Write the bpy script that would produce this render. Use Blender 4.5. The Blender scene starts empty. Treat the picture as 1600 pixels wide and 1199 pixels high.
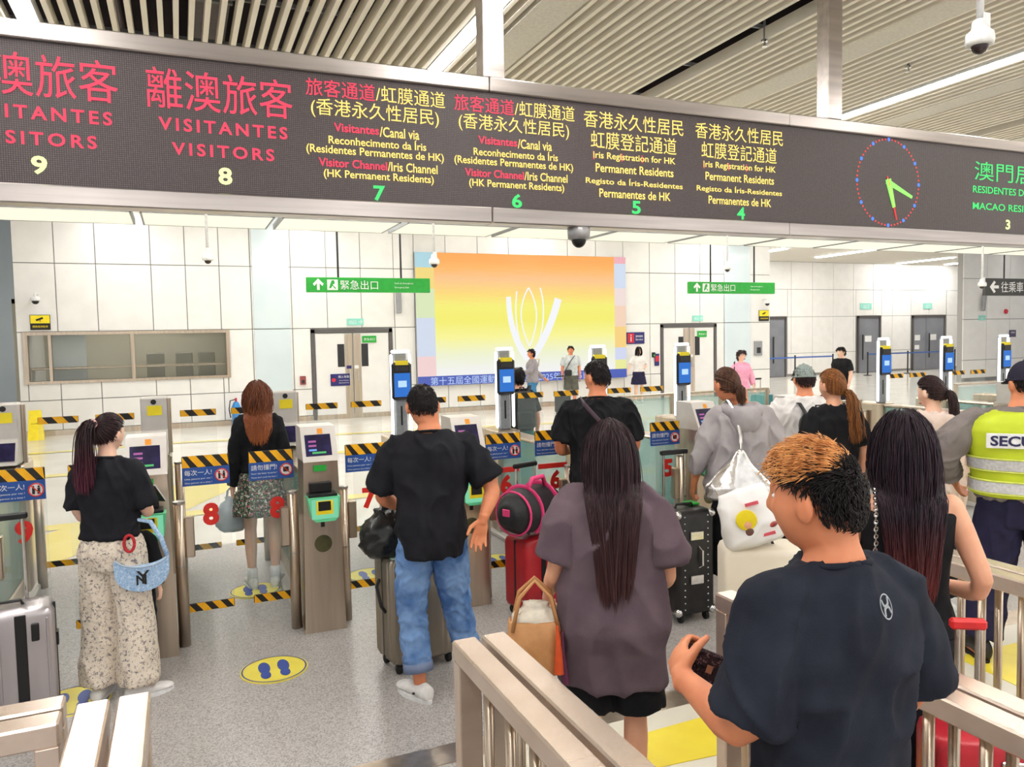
import bpy, math, random
import numpy as np
from mathutils import Vector, Matrix
random.seed(7); RNG = np.random.default_rng(7)
SC = bpy.context.scene
COL = SC.collection

# ---------------------------------------------------------------- camera, world, exposure
FPX, PCX, PCY, CAMH = 1210.0, 800.0, 599.5, 1.95
def _n(v):
    v = np.array(v, float); return v/np.linalg.norm(v)
_Y = _n((280-PCX, 538-PCY, FPX)); _X = _n((3650-PCX, 470-PCY, FPX)); _X = _n(_X-_Y*np.dot(_X, _Y))
_Z = np.cross(_Y, _X)
if _Z[1] > 0: _Z = -_Z
RW = np.stack([_X, _Y, _Z])                      # world = RW @ (right, down, forward)
cam_d = bpy.data.cameras.new('camera'); cam = bpy.data.objects.new('camera', cam_d); COL.objects.link(cam)
cam_d.sensor_fit = 'HORIZONTAL'; cam_d.sensor_width = 36.0; cam_d.lens = 36.0*FPX/1600.0
cam_d.clip_start = 0.05; cam_d.clip_end = 200
_r = RW@np.array([1, 0, 0]); _u = RW@np.array([0, -1, 0]); _b = RW@np.array([0, 0, -1])
M = Matrix.Identity(4)
for i in range(3):
    M[i][0], M[i][1], M[i][2] = _r[i], _u[i], _b[i]
M[2][3] = CAMH
cam.matrix_world = M
SC.camera = cam
SC.view_settings.view_transform = 'Standard'; SC.view_settings.look = 'None'
SC.view_settings.gamma = 1.0; SC.view_settings.use_curve_mapping = False
SC.view_settings.exposure = 0.0
W = bpy.data.worlds.new('world'); SC.world = W; W.use_nodes = True
W.node_tree.nodes['Background'].inputs[0].default_value = (1.0, 0.985, 0.96, 1)
W.node_tree.nodes['Background'].inputs[1].default_value = 1.25
STRIP_EMIT, HALL_FILL_EMIT, PANEL_EMIT = 50.0, 11.0, .98
SC.cycles.max_bounces = 8; SC.cycles.diffuse_bounces = 4; SC.cycles.transparent_max_bounces = 24
SC.cycles.caustics_reflective = False; SC.cycles.caustics_refractive = False
SC.cycles.use_denoising = True; SC.cycles.sample_clamp_indirect = 6.0

# ---------------------------------------------------------------- materials
def lin(c):
    out = []
    for v in c[:3]:
        v = v/255.0
        out.append(v/12.92 if v <= .04045 else ((v+.055)/1.055)**2.4)
    return tuple(out)+(1.0,)
MATS = {}
def mat(name, c, rough=.6, metal=0., c2=None, scale=30., amt=1., bump=0., bscale=60., stretch=(1, 1, 1), emit=0., trans=0., ior=1.45, coat=0., spec=.5, alpha=1., lo=.35, hi=.65, sub=0.):
    if name in MATS: return MATS[name]
    m = bpy.data.materials.new(name); m.use_nodes = True
    nt = m.node_tree; b = nt.nodes['Principled BSDF']
    b.inputs['Base Color'].default_value = lin(c); b.inputs['Roughness'].default_value = rough
    b.inputs['Metallic'].default_value = metal; b.inputs['IOR'].default_value = ior
    b.inputs['Transmission Weight'].default_value = trans; b.inputs['Coat Weight'].default_value = coat
    b.inputs['Specular IOR Level'].default_value = spec; b.inputs['Alpha'].default_value = alpha
    if sub: b.inputs['Subsurface Weight'].default_value = sub; b.inputs['Subsurface Radius'].default_value = (.01, .004, .002)
    if emit:
        b.inputs['Emission Color'].default_value = lin(c); b.inputs['Emission Strength'].default_value = emit; b.inputs['Base Color'].default_value = (.03, .03, .03, 1); b.inputs['Specular IOR Level'].default_value = .1
    tc = nt.nodes.new('ShaderNodeTexCoord'); mp = nt.nodes.new('ShaderNodeMapping')
    mp.inputs['Scale'].default_value = stretch; nt.links.new(tc.outputs['Object'], mp.inputs['Vector'])
    c2 = c2 or tuple(max(0, v*.93) for v in c[:3])
    nz = nt.nodes.new('ShaderNodeTexNoise'); nz.inputs['Scale'].default_value = scale; nz.inputs['Detail'].default_value = 3
    nt.links.new(mp.outputs[0], nz.inputs['Vector'])
    rp = nt.nodes.new('ShaderNodeValToRGB'); rp.color_ramp.elements[0].position = lo; rp.color_ramp.elements[1].position = hi
    rp.color_ramp.elements[0].color = lin(c2); rp.color_ramp.elements[1].color = lin(c)
    nt.links.new(nz.outputs['Fac'], rp.inputs[0])
    if not emit: nt.links.new(rp.outputs[0], b.inputs['Base Color'])
    if bump:
        nb = nt.nodes.new('ShaderNodeTexNoise'); nb.inputs['Scale'].default_value = bscale; nb.inputs['Detail'].default_value = 4
        nt.links.new(mp.outputs[0], nb.inputs['Vector'])
        bp = nt.nodes.new('ShaderNodeBump'); bp.inputs['Strength'].default_value = bump; bp.inputs['Distance'].default_value = .01
        nt.links.new(nb.outputs['Fac'], bp.inputs['Height']); nt.links.new(bp.outputs[0], b.inputs['Normal'])
    MATS[name] = m; return m
def glow(name, c, s=1.): return mat('glow_'+name, c, emit=s, rough=.5)

STEEL = mat('brushed_steel', (206, 190, 172), .3, .92, (188, 172, 154), 18, bump=.03, bscale=90, stretch=(1, 1, .05))
STEELX = mat('brushed_steel_beam', (192, 184, 180), .28, .9, (168, 160, 157), 14, stretch=(.05, 1, 1))
CHROME = mat('chrome', (215, 215, 215), .15, 1.)
DARKM = mat('dark_metal', (60, 60, 62), .4, .6)
BLACKP = mat('black_plastic', (22, 22, 24), .4)
GREYP = mat('grey_plastic', (150, 152, 155), .45)
WHITEP = mat('white_plastic', (238, 238, 238), .4)
RUBBER = mat('black_rubber', (18, 18, 18), .7)
WALLM = mat('white_wall_panel', (238, 236, 233), .42, 0, (233, 231, 228), 3)
JOINT = mat('grey_joint_backing', (150, 148, 146), .8)
WALL2 = mat('white_painted_wall', (236, 236, 236), .6, 0, (230, 231, 232), 2)
YELLOW = mat('warning_yellow', (250, 186, 20), .45, 0, (240, 170, 20), 20)
BLACKS = mat('warning_black', (28, 24, 22), .45)
BLUES = mat('sign_blue', (38, 84, 160), .4, 0, (34, 76, 150), 12)
WHITES = mat('sign_white', (245, 245, 245), .45)
REDS = mat('number_red', (222, 44, 36), .4)
GREENS = mat('sign_green', (40, 165, 60), .4, 0, (36, 155, 56), 10)
GOLD = mat('signal_yellow', (248, 226, 40), .45, 0, (240, 215, 36), 10)
NAVY = mat('sign_navy', (42, 42, 110), .4)
def glass(name, c, alpha, rough=.03):
    m = bpy.data.materials.new(name); m.use_nodes = True; nt = m.node_tree; b = nt.nodes['Principled BSDF']
    b.inputs['Base Color'].default_value = lin(c); b.inputs['Roughness'].default_value = rough; b.inputs['Alpha'].default_value = alpha
    b.inputs['IOR'].default_value = 1.5; MATS[name] = m; return m
GLASS = glass('clear_glass', (225, 240, 236), .07)
GLASSW = glass('counter_glass', (165, 165, 150), .14)
GLASST = glass('teal_edge_glass', (150, 205, 200), .32)

# ---------------------------------------------------------------- mesh helpers
class MB:
    def __init__(s): s.v = []; s.f = []; s.n = 0
    def add(s, v, f):
        v = np.asarray(v, float).reshape(-1, 3); s.v.append(v)
        s.f.extend([tuple(int(i)+s.n for i in q) for q in f]); s.n += len(v); return s
    def box(s, x0, x1, y0, y1, z0, z1, b=0., R=None, o=None):
        if b <= 0:
            v = np.array([(x, y, z) for x in (x0, x1) for y in (y0, y1) for z in (z0, z1)], float)
            f = [(0, 1, 3, 2), (4, 6, 7, 5), (0, 4, 5, 1), (2, 3, 7, 6), (0, 2, 6, 4), (1, 5, 7, 3)]
        else:
            b = min(b, .49*(x1-x0), .49*(y1-y0), .49*(z1-z0)); v = []; idx = {}
            for sx in (0, 1):
                for sy in (0, 1):
                    for sz in (0, 1):
                        X, Y, Z = (x0, x1)[sx], (y0, y1)[sy], (z0, z1)[sz]
                        ix, iy, iz = X+(b if sx == 0 else -b), Y+(b if sy == 0 else -b), Z+(b if sz == 0 else -b)
                        for a, p in (('x', (X, iy, iz)), ('y', (ix, Y, iz)), ('z', (ix, iy, Z))):
                            idx[(sx, sy, sz, a)] = len(v); v.append(p)
            I = lambda a, *q: [idx[k+(a,)] for k in q]
            f = []
            for t in (0, 1):
                fx = I('x', (t, 0, 0), (t, 0, 1), (t, 1, 1), (t, 1, 0)); fy = I('y', (0, t, 0), (1, t, 0), (1, t, 1), (0, t, 1)); fz = I('z', (0, 0, t), (0, 1, t), (1, 1, t), (1, 0, t))
                for q in (fx, fy, fz): f.append(tuple(q if t == 0 else q[::-1]))
            for p in (0, 1):
                for q in (0, 1):
                    e = [idx[(p, q, 0, 'x')], idx[(p, q, 1, 'x')], idx[(p, q, 1, 'y')], idx[(p, q, 0, 'y')]]; f.append(tuple(e if p == q else e[::-1]) if p != q else tuple(e[::-1]))
                    e = [idx[(p, 0, q, 'x')], idx[(p, 1, q, 'x')], idx[(p, 1, q, 'z')], idx[(p, 0, q, 'z')]]; f.append(tuple(e) if p == q else tuple(e[::-1]))
                    e = [idx[(0, p, q, 'y')], idx[(1, p, q, 'y')], idx[(1, p, q, 'z')], idx[(0, p, q, 'z')]]; f.append(tuple(e[::-1]) if p == q else tuple(e))
            for sx in (0, 1):
                for sy in (0, 1):
                    for sz in (0, 1):
                        t = (idx[(sx, sy, sz, 'x')], idx[(sx, sy, sz, 'y')], idx[(sx, sy, sz, 'z')])
                        f.append(t if (sx+sy+sz) % 2 == 1 else t[::-1])
            v = np.array(v, float)
        if R is not None: v = v@np.array(R).T
        if o is not None: v = v+np.array(o)
        return s.add(v, f)
    def tube(s, pts, rad, n=10, ry=None, cap=True, up=None):
        P = np.asarray(pts, float); k = len(P)
        r = np.full(k, rad, float) if np.isscalar(rad) else np.asarray(rad, float)
        r2 = r if ry is None else (np.full(k, ry, float) if np.isscalar(ry) else np.asarray(ry, float))
        T = np.gradient(P, axis=0) if k > 2 else np.repeat((P[-1:]-P[:1]), k, 0)
        T /= np.maximum(np.linalg.norm(T, axis=1, keepdims=True), 1e-9)
        ref = np.array(up if up is not None else ((0, 0, 1) if abs(T[0][2]) < .9 else (0, 1, 0)), float)
        a = np.linspace(0, 2*np.pi, n, endpoint=False); V = []
        for i in range(k):
            if up is None and i: ref = V2
            u = np.cross(ref, T[i]); u /= max(np.linalg.norm(u), 1e-9); w = np.cross(T[i], u); V2 = w
            V.append(P[i]+np.outer(np.cos(a)*r[i], u)+np.outer(np.sin(a)*r2[i], w))
        f = [(i*n+j, i*n+(j+1) % n, (i+1)*n+(j+1) % n, (i+1)*n+j) for i in range(k-1) for j in range(n)]
        if cap: f += [tuple(range(n))[::-1], tuple((k-1)*n+j for j in range(n))]
        return s.add(np.vstack(V), f)
    def loft(s, rings, cap=True):                 # rings: list of (n,3) arrays
        n = len(rings[0]); k = len(rings)
        f = [(i*n+j, i*n+(j+1) % n, (i+1)*n+(j+1) % n, (i+1)*n+j) for i in range(k-1) for j in range(n)]
        if cap: f += [tuple(range(n))[::-1], tuple((k-1)*n+j for j in range(n))]
        return s.add(np.vstack(rings), f)
    def ell(s, c, r, nu=20, nv=12, R=None):
        V = [(0, 0, -1)]; 
        for i in range(1, nv):
            t = -np.pi/2+np.pi*i/nv
            for j in range(nu):
                p = 2*np.pi*j/nu; V.append((np.cos(t)*np.cos(p), np.cos(t)*np.sin(p), np.sin(t)))
        V.append((0, 0, 1)); V = np.array(V)*np.array(r)
        if R is not None: V = V@np.array(R).T
        f = [(0, 1+(j+1) % nu, 1+j) for j in range(nu)]
        f += [(1+i*nu+j, 1+i*nu+(j+1) % nu, 1+(i+1)*nu+(j+1) % nu, 1+(i+1)*nu+j) for i in range(nv-2) for j in range(nu)]
        L = len(V)-1; b = 1+(nv-2)*nu; f += [(b+j, b+(j+1) % nu, L) for j in range(nu)]
        return s.add(V+np.array(c), f)
    def lathe(s, prof, c=(0, 0, 0), n=20, R=None):     # prof [(r,z)]
        a = np.linspace(0, 2*np.pi, n, endpoint=False)
        rings = [np.stack([np.cos(a)*r, np.sin(a)*r, np.full(n, z)], 1) for r, z in prof]
        if R is not None: rings = [q@np.array(R).T for q in rings]
        return s.loft([q+np.array(c) for q in rings])
    def prism(s, poly, t0, t1, fn):               # poly 2-D outline, fn(a,b,t)->xyz
        n = len(poly); v = [fn(a, b, t0) for a, b in poly]+[fn(a, b, t1) for a, b in poly]
        f = [tuple(range(n)), tuple(range(n, 2*n))[::-1]]+[(i, n+i, n+(i+1) % n, (i+1) % n) for i in range(n)]
        return s.add(v, f)
    def mesh(s, name, m=None, smooth=False):
        me = bpy.data.meshes.new(name); V = np.vstack(s.v) if s.v else np.zeros((0, 3))
        me.from_pydata(V.tolist(), [], s.f); me.update()
        if m: me.materials.append(m)
        if smooth: me.polygons.foreach_set('use_smooth', [True]*len(me.polygons))
        return me
def link(name, me, parent=None, loc=(0, 0, 0), rot=(0, 0, 0)):
    o = bpy.data.objects.new(name, me); COL.objects.link(o); o.location = loc; o.rotation_euler = rot
    if parent is not None: o.parent = parent
    return o
def obj(name, mb, m, parent=None, loc=(0, 0, 0), rot=(0, 0, 0), smooth=False):
    return link(name, mb.mesh(name, m, smooth), parent, loc, rot)
def tag(o, label, cat, group=None, kind=None):
    o['label'] = label; o['category'] = cat
    if group: o['group'] = group
    if kind: o['kind'] = kind
    return o
def thing(name, label, cat, loc=(0, 0, 0), rz=0., group=None):
    o = bpy.data.objects.new(name, None); COL.objects.link(o); o.empty_display_size = .1
    o.location = loc; o.rotation_euler = (0, 0, rz); return tag(o, label, cat, group)
def struct(name, mb, m, label=None, parent=None):
    o = obj(name, mb, m, parent); o['kind'] = 'structure'
    if label: o['label'] = label
    return o
def bx(*a, **k): return MB().box(*a, **k)
def copy_tree(o, parent=None):
    c = o.copy(); COL.objects.link(c); c.parent = parent
    for ch in list(o.children): copy_tree(ch, c)
    return c

TCACHE = {}
def text_mesh(body, m, width=None, height=None, align='CENTER', bold=0., depth=.002, space=1.):
    """flat lettering in local XZ facing -Y, centred; scaled to width (or height)"""
    cu = bpy.data.curves.new('txt', 'FONT'); cu.body = body; cu.size = 1.; cu.offset = bold; cu.resolution_u = 3; cu.space_character = space
    ob = bpy.data.objects.new('txt', cu); COL.objects.link(ob)
    dg = bpy.context.evaluated_depsgraph_get(); dg.update(); me = bpy.data.meshes.new_from_object(ob.evaluated_get(dg))
    bpy.data.objects.remove(ob); bpy.data.curves.remove(cu)
    co = np.zeros(len(me.vertices)*3); me.vertices.foreach_get('co', co); co = co.reshape(-1, 3)
    lo, hi = co.min(0), co.max(0); w = max(hi[0]-lo[0], 1e-4); h = max(hi[1]-lo[1], 1e-4)
    sx = sz = 1.
    if width and height: sx, sz = width/w, height/h
    elif width: sx = sz = width/w
    else: sx = sz = height/h
    cx = (lo[0]+hi[0])/2 if align == 'CENTER' else lo[0]
    out = np.stack([(co[:, 0]-cx)*sx, np.zeros(len(co)), (co[:, 1]-(lo[1]+hi[1])/2)*sz], 1)
    me.vertices.foreach_set('co', out.ravel()); me.update(); me.materials.clear(); me.materials.append(m); return me
def text(body, m, parent, loc, width=None, height=None, rot=(0, 0, 0), name='lettering', **k):
    return link(name, text_mesh(body, m, width, height, **k), parent, loc, rot)
# ---------------------------------------------------------------- floor
def floor_mat():
    m = bpy.data.materials.new('terrazzo'); m.use_nodes = True; nt = m.node_tree; b = nt.nodes['Principled BSDF']
    tc = nt.nodes.new('ShaderNodeTexCoord')
    v = nt.nodes.new('ShaderNodeTexVoronoi'); v.inputs['Scale'].default_value = 150; nt.links.new(tc.outputs['Object'], v.inputs['Vector'])
    r = nt.nodes.new('ShaderNodeValToRGB'); nt.links.new(v.outputs['Color'], r.inputs[0])
    e = r.color_ramp.elements; e[0].position = .12; e[0].color = lin((150, 143, 139)); e[1].position = .5; e[1].color = lin((192, 186, 183))
    q = e.new(.85); q.color = lin((210, 206, 203))
    n = nt.nodes.new('ShaderNodeTexNoise'); n.inputs['Scale'].default_value = .8; nt.links.new(tc.outputs['Object'], n.inputs['Vector'])
    mx = nt.nodes.new('ShaderNodeMixRGB'); mx.blend_type = 'MULTIPLY'; mx.inputs[0].default_value = .35
    nt.links.new(r.outputs[0], mx.inputs[1]); nt.links.new(n.outputs['Fac'], mx.inputs[2]); nt.links.new(mx.outputs[0], b.inputs['Base Color'])
    b.inputs['Roughness'].default_value = .3; return m
TERRAZZO = floor_mat()
HALLFLOOR = mat('polished_cream_floor', (242, 238, 230), .13, 0, (234, 229, 219), 1.5, lo=.4, hi=.6)
struct('floor', bx(-14, 44, -4, 7.95, -.2, 0), TERRAZZO, 'grey speckled terrazzo floor in the queueing area')
struct('floor_hall', bx(-14, 44, 7.95, 27, -.2, 0), HALLFLOOR, 'pale polished floor of the hall beyond the gates')
struct('trim_1', bx(-14, 44, 3.30, 3.46, 0, .004), STEEL, 'brushed metal strip across the floor')
LANEF = mat('cream_lane_floor', (232, 226, 210), .3, 0, (222, 216, 200), 2)
struct('floor_lane', bx(1.15, 44, -4, 3.30, 0, .003), LANEF, 'pale floor covering inside the waiting lanes')
YF = mat('floor_yellow_print', (246, 226, 70), .35, 0, (238, 214, 60), 4)
PALEY = mat('floor_pale_yellow_print', (248, 232, 146), .2, 0, (244, 226, 130), 3)
def strip(pts, w, name, label, m=YF, z=.008, zb=0.0):
    mb = MB(); P = np.array(pts, float); T = np.gradient(P, axis=0); T /= np.linalg.norm(T, axis=1, keepdims=True); N = np.stack([-T[:, 1], T[:, 0]], 1)
    n = len(P)
    for zz in (zb, z): mb.add(np.hstack([np.vstack([P+N*w/2, P-N*w/2]), np.full((2*n, 1), zz)]), [(i, i+1, n+i+1, n+i) for i in range(n-1)])
    return tag(obj(name, mb, m), label, 'floor marking')
strip([(-9, 9.2), (-3, 9.5), (2, 9.6), (8, 9.2)], .28, 'floor_line', 'yellow floor line crossing just behind the gates', PALEY, .006)
strip([(-6, 12.5), (-2, 13.4), (3, 13.6), (8, 12.6), (14, 11)], .3, 'floor_line', 'curved yellow floor line halfway to the white wall', PALEY, .006)
strip([(-5, 16.2), (0, 16.6), (5, 16.0), (12, 15.0)], .25, 'floor_line', 'thin yellow floor line nearest the white wall', PALEY, .006)
strip([(-1.6, 8.0), (-.6, 9.6), (.6, 12.0), (1.5, 14.5)], .9, 'floor_arrow_path', 'wide yellow guiding path leading out of lane nine', PALEY, .004)
strip([(4.6, 8.0), (6.0, 10.0), (7.5, 13.0)], .6, 'floor_arrow_path', 'wide yellow guiding path leading out of lane four', PALEY, .004)
SHOEB = mat('footprint_blue', (52, 78, 160), .45)
FOOTY = mat('footprint_sticker_yellow', (242, 226, 90), .4, 0, (235, 216, 80), 8)
def footprint(x, y, label, rz=0., s=1.):
    t = thing('footprint_sticker', label, 'floor sticker', (x, y, 0), rz, 'yellow footprint stickers in the lanes')
    obj('disc', MB().lathe([(.195*s, 0), (.195*s, .005), (.01, .0055)], n=40), FOOTY, t)
    mb = MB(); a = np.linspace(0, 2*np.pi, 40, endpoint=False)
    o = np.stack([np.cos(a)*.187*s, np.sin(a)*.187*s, np.full(40, .0075)], 1); i = o*[.955, .955, 1]
    mb.add(np.vstack([o, i]), [(k, (k+1) % 40, 40+(k+1) % 40, 40+k) for k in range(40)]); obj('ring', mb, SHOEB, t)
    for sx in (-1, 1):
        for yy, rx, ry in ((.03, .034, .085), (-.075, .029, .052)):
            obj('footprint', MB().lathe([(1, 0.006), (1, .0085), (.01, .009)], n=18), SHOEB, t, (sx*.055*s, yy*s, 0)).scale = (rx*s, ry*s, 1)
footprint(.44, 4.72, 'yellow footprint sticker on open grey floor before lane eight')
footprint(.47, 6.32, 'yellow footprint sticker under the girl standing inside lane eight')
footprint(1.38, 6.3, 'yellow footprint sticker inside lane seven behind the ribbed trunk')
footprint(2.5, 6.2, 'yellow footprint sticker inside lane six behind its striped gate')
footprint(-.62, 4.78, 'yellow footprint sticker under the silver suitcase and floral trousers')
# big yellow lettering printed on the lane floor
yz = thing('floor_arrow_print', 'large yellow arrow shape printed on pale lane floor beside the blond man', 'floor marking', (2.25, 3.0, 0))
pts = [(-.55, .13), (.42, .16), (.5, -.75), (.1, -.75), (.06, -.18), (-.62, -.12)]
obj('print', MB().prism(pts, .0035, .006, lambda a, b, t: (a, b, t)), YF, yz)
yz = thing('floor_patch_print', 'yellow patch printed on the floor by the right guide rail', 'floor marking', (5.05, 2.75, 0))
obj('print', MB().prism([(-.9, .35), (.9, .3), (1.2, -.6), (-1.0, -.5)], .0035, .006, lambda a, b, t: (a, b, t)), YF, yz)

# ---------------------------------------------------------------- ceiling
CZ = 5.0
SLAT = mat('cream_slat', (248, 240, 226), .5, 0, (243, 234, 219), 2)
VOID = mat('dark_plenum', (38, 26, 40), .9, 0, (28, 20, 30), 2)
ceil = struct('ceiling', bx(-14, 44, -4, 27, CZ+.75, CZ+.9), VOID, 'dark plenum above hanging cream slats')
slat_me = bx(-.024, .024, -4, 19.4, 0, .13).mesh('slat', SLAT)
strip_x = (-1.17, 2.8, 8.84, 14.9, 20.9, -7.2)
x = -8.0; k = 0
while x < 24:
    if all(abs(x-s) > .13 for s in strip_x) and abs(x-5.52) > .12 and abs(x-11.6) > .12:
        link('slat', slat_me, ceil, (x, 0, CZ))
    x += .135; k += 1
SOFF = mat('cream_ceiling_board', (222, 216, 204), .6)
for i, (a, b) in enumerate(((3.15, 3.55), (6.7, 7.1), (9.6, 10.0), (12.6, 13.0))):
    obj('ceiling_board', bx(a, b, -4, 19.4, CZ-.005, CZ+.1), SOFF, ceil)
for yy in np.arange(-3, 19, 1.2): obj('carrier_rail', bx(-8, 24, yy, yy+.03, CZ+.14, CZ+.18), GREYP, ceil)
DUCT = mat('grey_duct', (120, 112, 118), .5, .3)
d = thing('ceiling_duct', 'grey air duct above the ceiling slats on the left', 'duct', (0, 0, 0))
obj('duct', bx(.25, .6, -3, 19, CZ+.28, CZ+.55), DUCT, d)
for yy in (6.2, 8.2, 10.2): obj('flange', bx(.23, .62, yy, yy+.05, CZ+.26, CZ+.57), GREYP, d)
for i, xx in enumerate((-.45, 1.55)):
    t = thing('ceiling_pipe', ('thin grey pipe above the slats left of the duct', 'thin grey pipe above the slats right of the duct')[i], 'pipe', (xx, 0, CZ+.42))
    obj('pipe', MB().tube([(0, -3, 0), (0, 19, 0)], .05, 10), DUCT, t, smooth=True)
    for yy in (5.5, 7.5, 9.5): obj('clamp', bx(-.02, .02, yy, yy+.03, 0, .33), DARKM, t)
LAMPM = glow('strip_lamp', (255, 253, 248), STRIP_EMIT)
for i, xx in enumerate(strip_x[:5]):
    t = thing('ceiling_light', ('linear ceiling light above the far left of the display board', 'linear ceiling light beside the left board hanger', 'long linear ceiling light behind the white dome camera', 'linear ceiling light at far right above the board', 'linear ceiling light over the far right of the hall')[i], 'light', (xx, 0, CZ), 0, 'linear lights in the slatted ceiling')
    obj('housing', bx(-.09, .09, -4, 19.3, .0, .12), WHITEP, t); obj('diffuser', bx(-.065, .065, -4, 19.28, -.012, -.001), LAMPM, t)
for i, xx in enumerate((.8, 4.9, 6.9, 10.9, 12.9, 16.9, 24.5, 28.5)):  # added lamps, hidden by the board, that brighten the hall and far walls
    t = thing('hall_fill_light', 'added unseen fill light over the hall behind the display board, %s from the left' % ('first', 'second', 'third', 'fourth', 'fifth', 'sixth', 'seventh', 'eighth')[i], 'light', (xx, 0, CZ), 0, 'added fill lights over the hall')
    obj('housing', bx(-.09, .09, 9.6, 19.0, -.05, -.006), WHITEP, t); obj('diffuser', bx(-.065, .065, 9.62, 18.98, -.062, -.051), glow('hall_fill', (255, 253, 248), HALL_FILL_EMIT), t)
for i, (px, py) in enumerate(((5.75, 6.55), (7.9, 6.6))):
    t = thing('sprinkler', ('small chrome sprinkler in the ceiling left of the right hanger', 'small chrome sprinkler in the ceiling right of the right hanger')[i], 'sprinkler', (px, py, CZ))
    obj('body', MB().lathe([(.035, 0), (.035, -.02), (.012, -.025), (.012, -.06), (.03, -.065), (.03, -.07)], n=14), CHROME, t); obj('stem', MB().tube([(0, 0, 0), (0, 0, .2)], .012, 8), GREYP, t)

# ---------------------------------------------------------------- back wall with panels
WY = 19.5
WIN = (-3.03, 1.04, 1.2, 2.22)
holes = [WIN, (2.98, 5.02, -.1, 2.24), (13.17, 15.2, -.1, 2.22)]
wall = MB()
wall.box(-3.2, -3.03, WY, WY+.25, 0, CZ+.75).box(1.04, 17.3, WY, WY+.25, 0, CZ+.75).box(-3.03, 1.04, WY, WY+.25, 2.22, CZ+.75).box(-3.03, 1.04, WY, WY+.25, 0, 1.2)
wb = struct('wall_back', wall, JOINT, 'white panelled wall at the end of the hall')
def cut(rects, h):
    out = []
    for (a, b, c, d) in rects:
        x0, x1, z0, z1 = h
        if a >= x1 or b <= x0 or c >= z1 or d <= z0: out.append((a, b, c, d)); continue
        if a < x0: out.append((a, x0, c, d))
        if b > x1: out.append((x1, b, c, d))
        m0, m1 = max(a, x0), min(b, x1)
        if c < z0: out.append((m0, m1, c, z0))
        if d > z1: out.append((m0, m1, z1, d))
    return out
def panels(parent, xs, zs, holes, fn, m=WALLM, g=.009):
    for i in range(len(xs)-1):
        for j in range(len(zs)-1):
            R = [(xs[i], xs[i+1], zs[j], zs[j+1])]
            for h in holes: R = cut(R, h)
            for (a, b, c, d) in R:
                if b-a > .06 and d-c > .06: obj('panel', fn(a+g, b-g, c+g, d-g), m, parent)
zs = [.12, .78, 2.27, 3.76, 5.7]
xs = [-3.2, -2.42, -1.63, -.52, .2, .93, 1.62, 2.55, 3.4, 4.25, 5.1, 5.64]+list(np.linspace(6.5, 17.3, 13))
panels(wb, xs, zs, holes, lambda a, b, c, d: bx(a, b, WY-.03, WY, c, d, .004))
struct('baseboard_back', bx(-3.2, 17.3, WY-.04, WY, 0, .12), STEEL, 'metal skirting along the white wall')
# bluish glossy pilasters
PIL = mat('pale_glass_panel', (214, 226, 230), .1, 0, (208, 220, 226), 1)
for i, (a, b) in enumerate(((1.66, 2.5), (15.5, 16.5))):
    t = thing('glossy_wall_panel', ('tall pale blue glossy panel left of the first double door', 'tall pale blue glossy panel right of the second double door')[i], 'wall panel', (0, WY-.03, 0))
    for (c, d) in ((.13, 2.26), (2.28, 5.6)): obj('pane', bx(a, b, -.03, 0, c, d, .004), PIL, t)
# counter window room
ROOMM = mat('olive_room_wall', (196, 192, 176), .7, 0, (188, 184, 168), 1.2)
struct('wall_booth', MB().box(-3.3, 1.3, WY+2.2, WY+2.3, 0, 3).box(-3.3, -3.2, WY+.25, WY+2.2, 0, 3).box(1.2, 1.3, WY+.25, WY+2.2, 0, 3).box(-3.3, 1.3, WY+.25, WY+2.3, 2.9, 3), ROOMM, 'inside walls of the counter booth')
win = struct('window_1', MB().box(-3.09, 1.1, WY-.06, WY+.1, 2.2, 2.27).box(-3.09, 1.1, WY-.06, WY+.1, 1.14, 1.2).box(-3.09, -3.0, WY-.06, WY+.1, 1.2, 2.2).box(1.02, 1.1, WY-.06, WY+.1, 1.2, 2.2), STEEL, 'long counter window in the white wall')
obj('window_post', bx(-1.0, -.93, WY-.05, WY+.1, 1.2, 2.2), STEEL, win); obj('window_post', bx(-2.62, -2.56, WY-.03, WY+.1, 1.2, 2.2), STEEL, win)
for a, b in ((-2.98, -2.63), (-2.55, -1.01), (-.92, 1.01)): obj('pane', bx(a, b, WY+.02, WY+.03, 1.2, 2.2), GLASSW, win)
tag(obj('counter', MB().box(-3.0, 1.0, WY+.14, WY+.75, 1.44, 1.49, .01), STEEL), 'steel service counter inside the long window', 'counter')
t = thing('booth_fill_light', 'added unseen fill light under the ceiling of the counter booth', 'light', (-.9, WY+1.2, 2.82)); obj('housing', bx(-1.4, 1.4, -.35, .35, .01, .07), WHITEP, t); obj('diffuser', bx(-1.35, 1.35, -.3, .3, 0, .01), glow('booth_fill', (255, 250, 236), 5.), t)  # added lamp above the window view, lightens the booth interior
tag(obj('counter_partition', bx(-2.6, -1.95, WY+.5, WY+.55, 0, 2.6), PIL), 'pale partition behind the left window panes', 'partition')
PHM = mat('grey_chair_fabric', (132, 130, 122), .7)
for i, xx in enumerate((-.55, .1, .62)):
    t = thing('office_chair', ('office chair seen through counter window, nearest the window post', 'office chair in the middle of the counter window room', 'office chair at the right end of the counter window room')[i], 'chair', (xx, WY+1.35, 0))
    obj('backrest', bx(-.2, .2, .1, .16, 1.0, 1.75, .03), PHM, t); obj('seat', bx(-.22, .22, -.3, .12, .85, .93, .03), PHM, t)
    obj('column', MB().tube([(0, -.08, .1), (0, -.08, .86)], .03, 8), DARKM, t); obj('foot_base', MB().lathe([(.26, 0), (.26, .04), (.04, .1)], (0, -.08, 0), 10), BLACKP, t)
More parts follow.
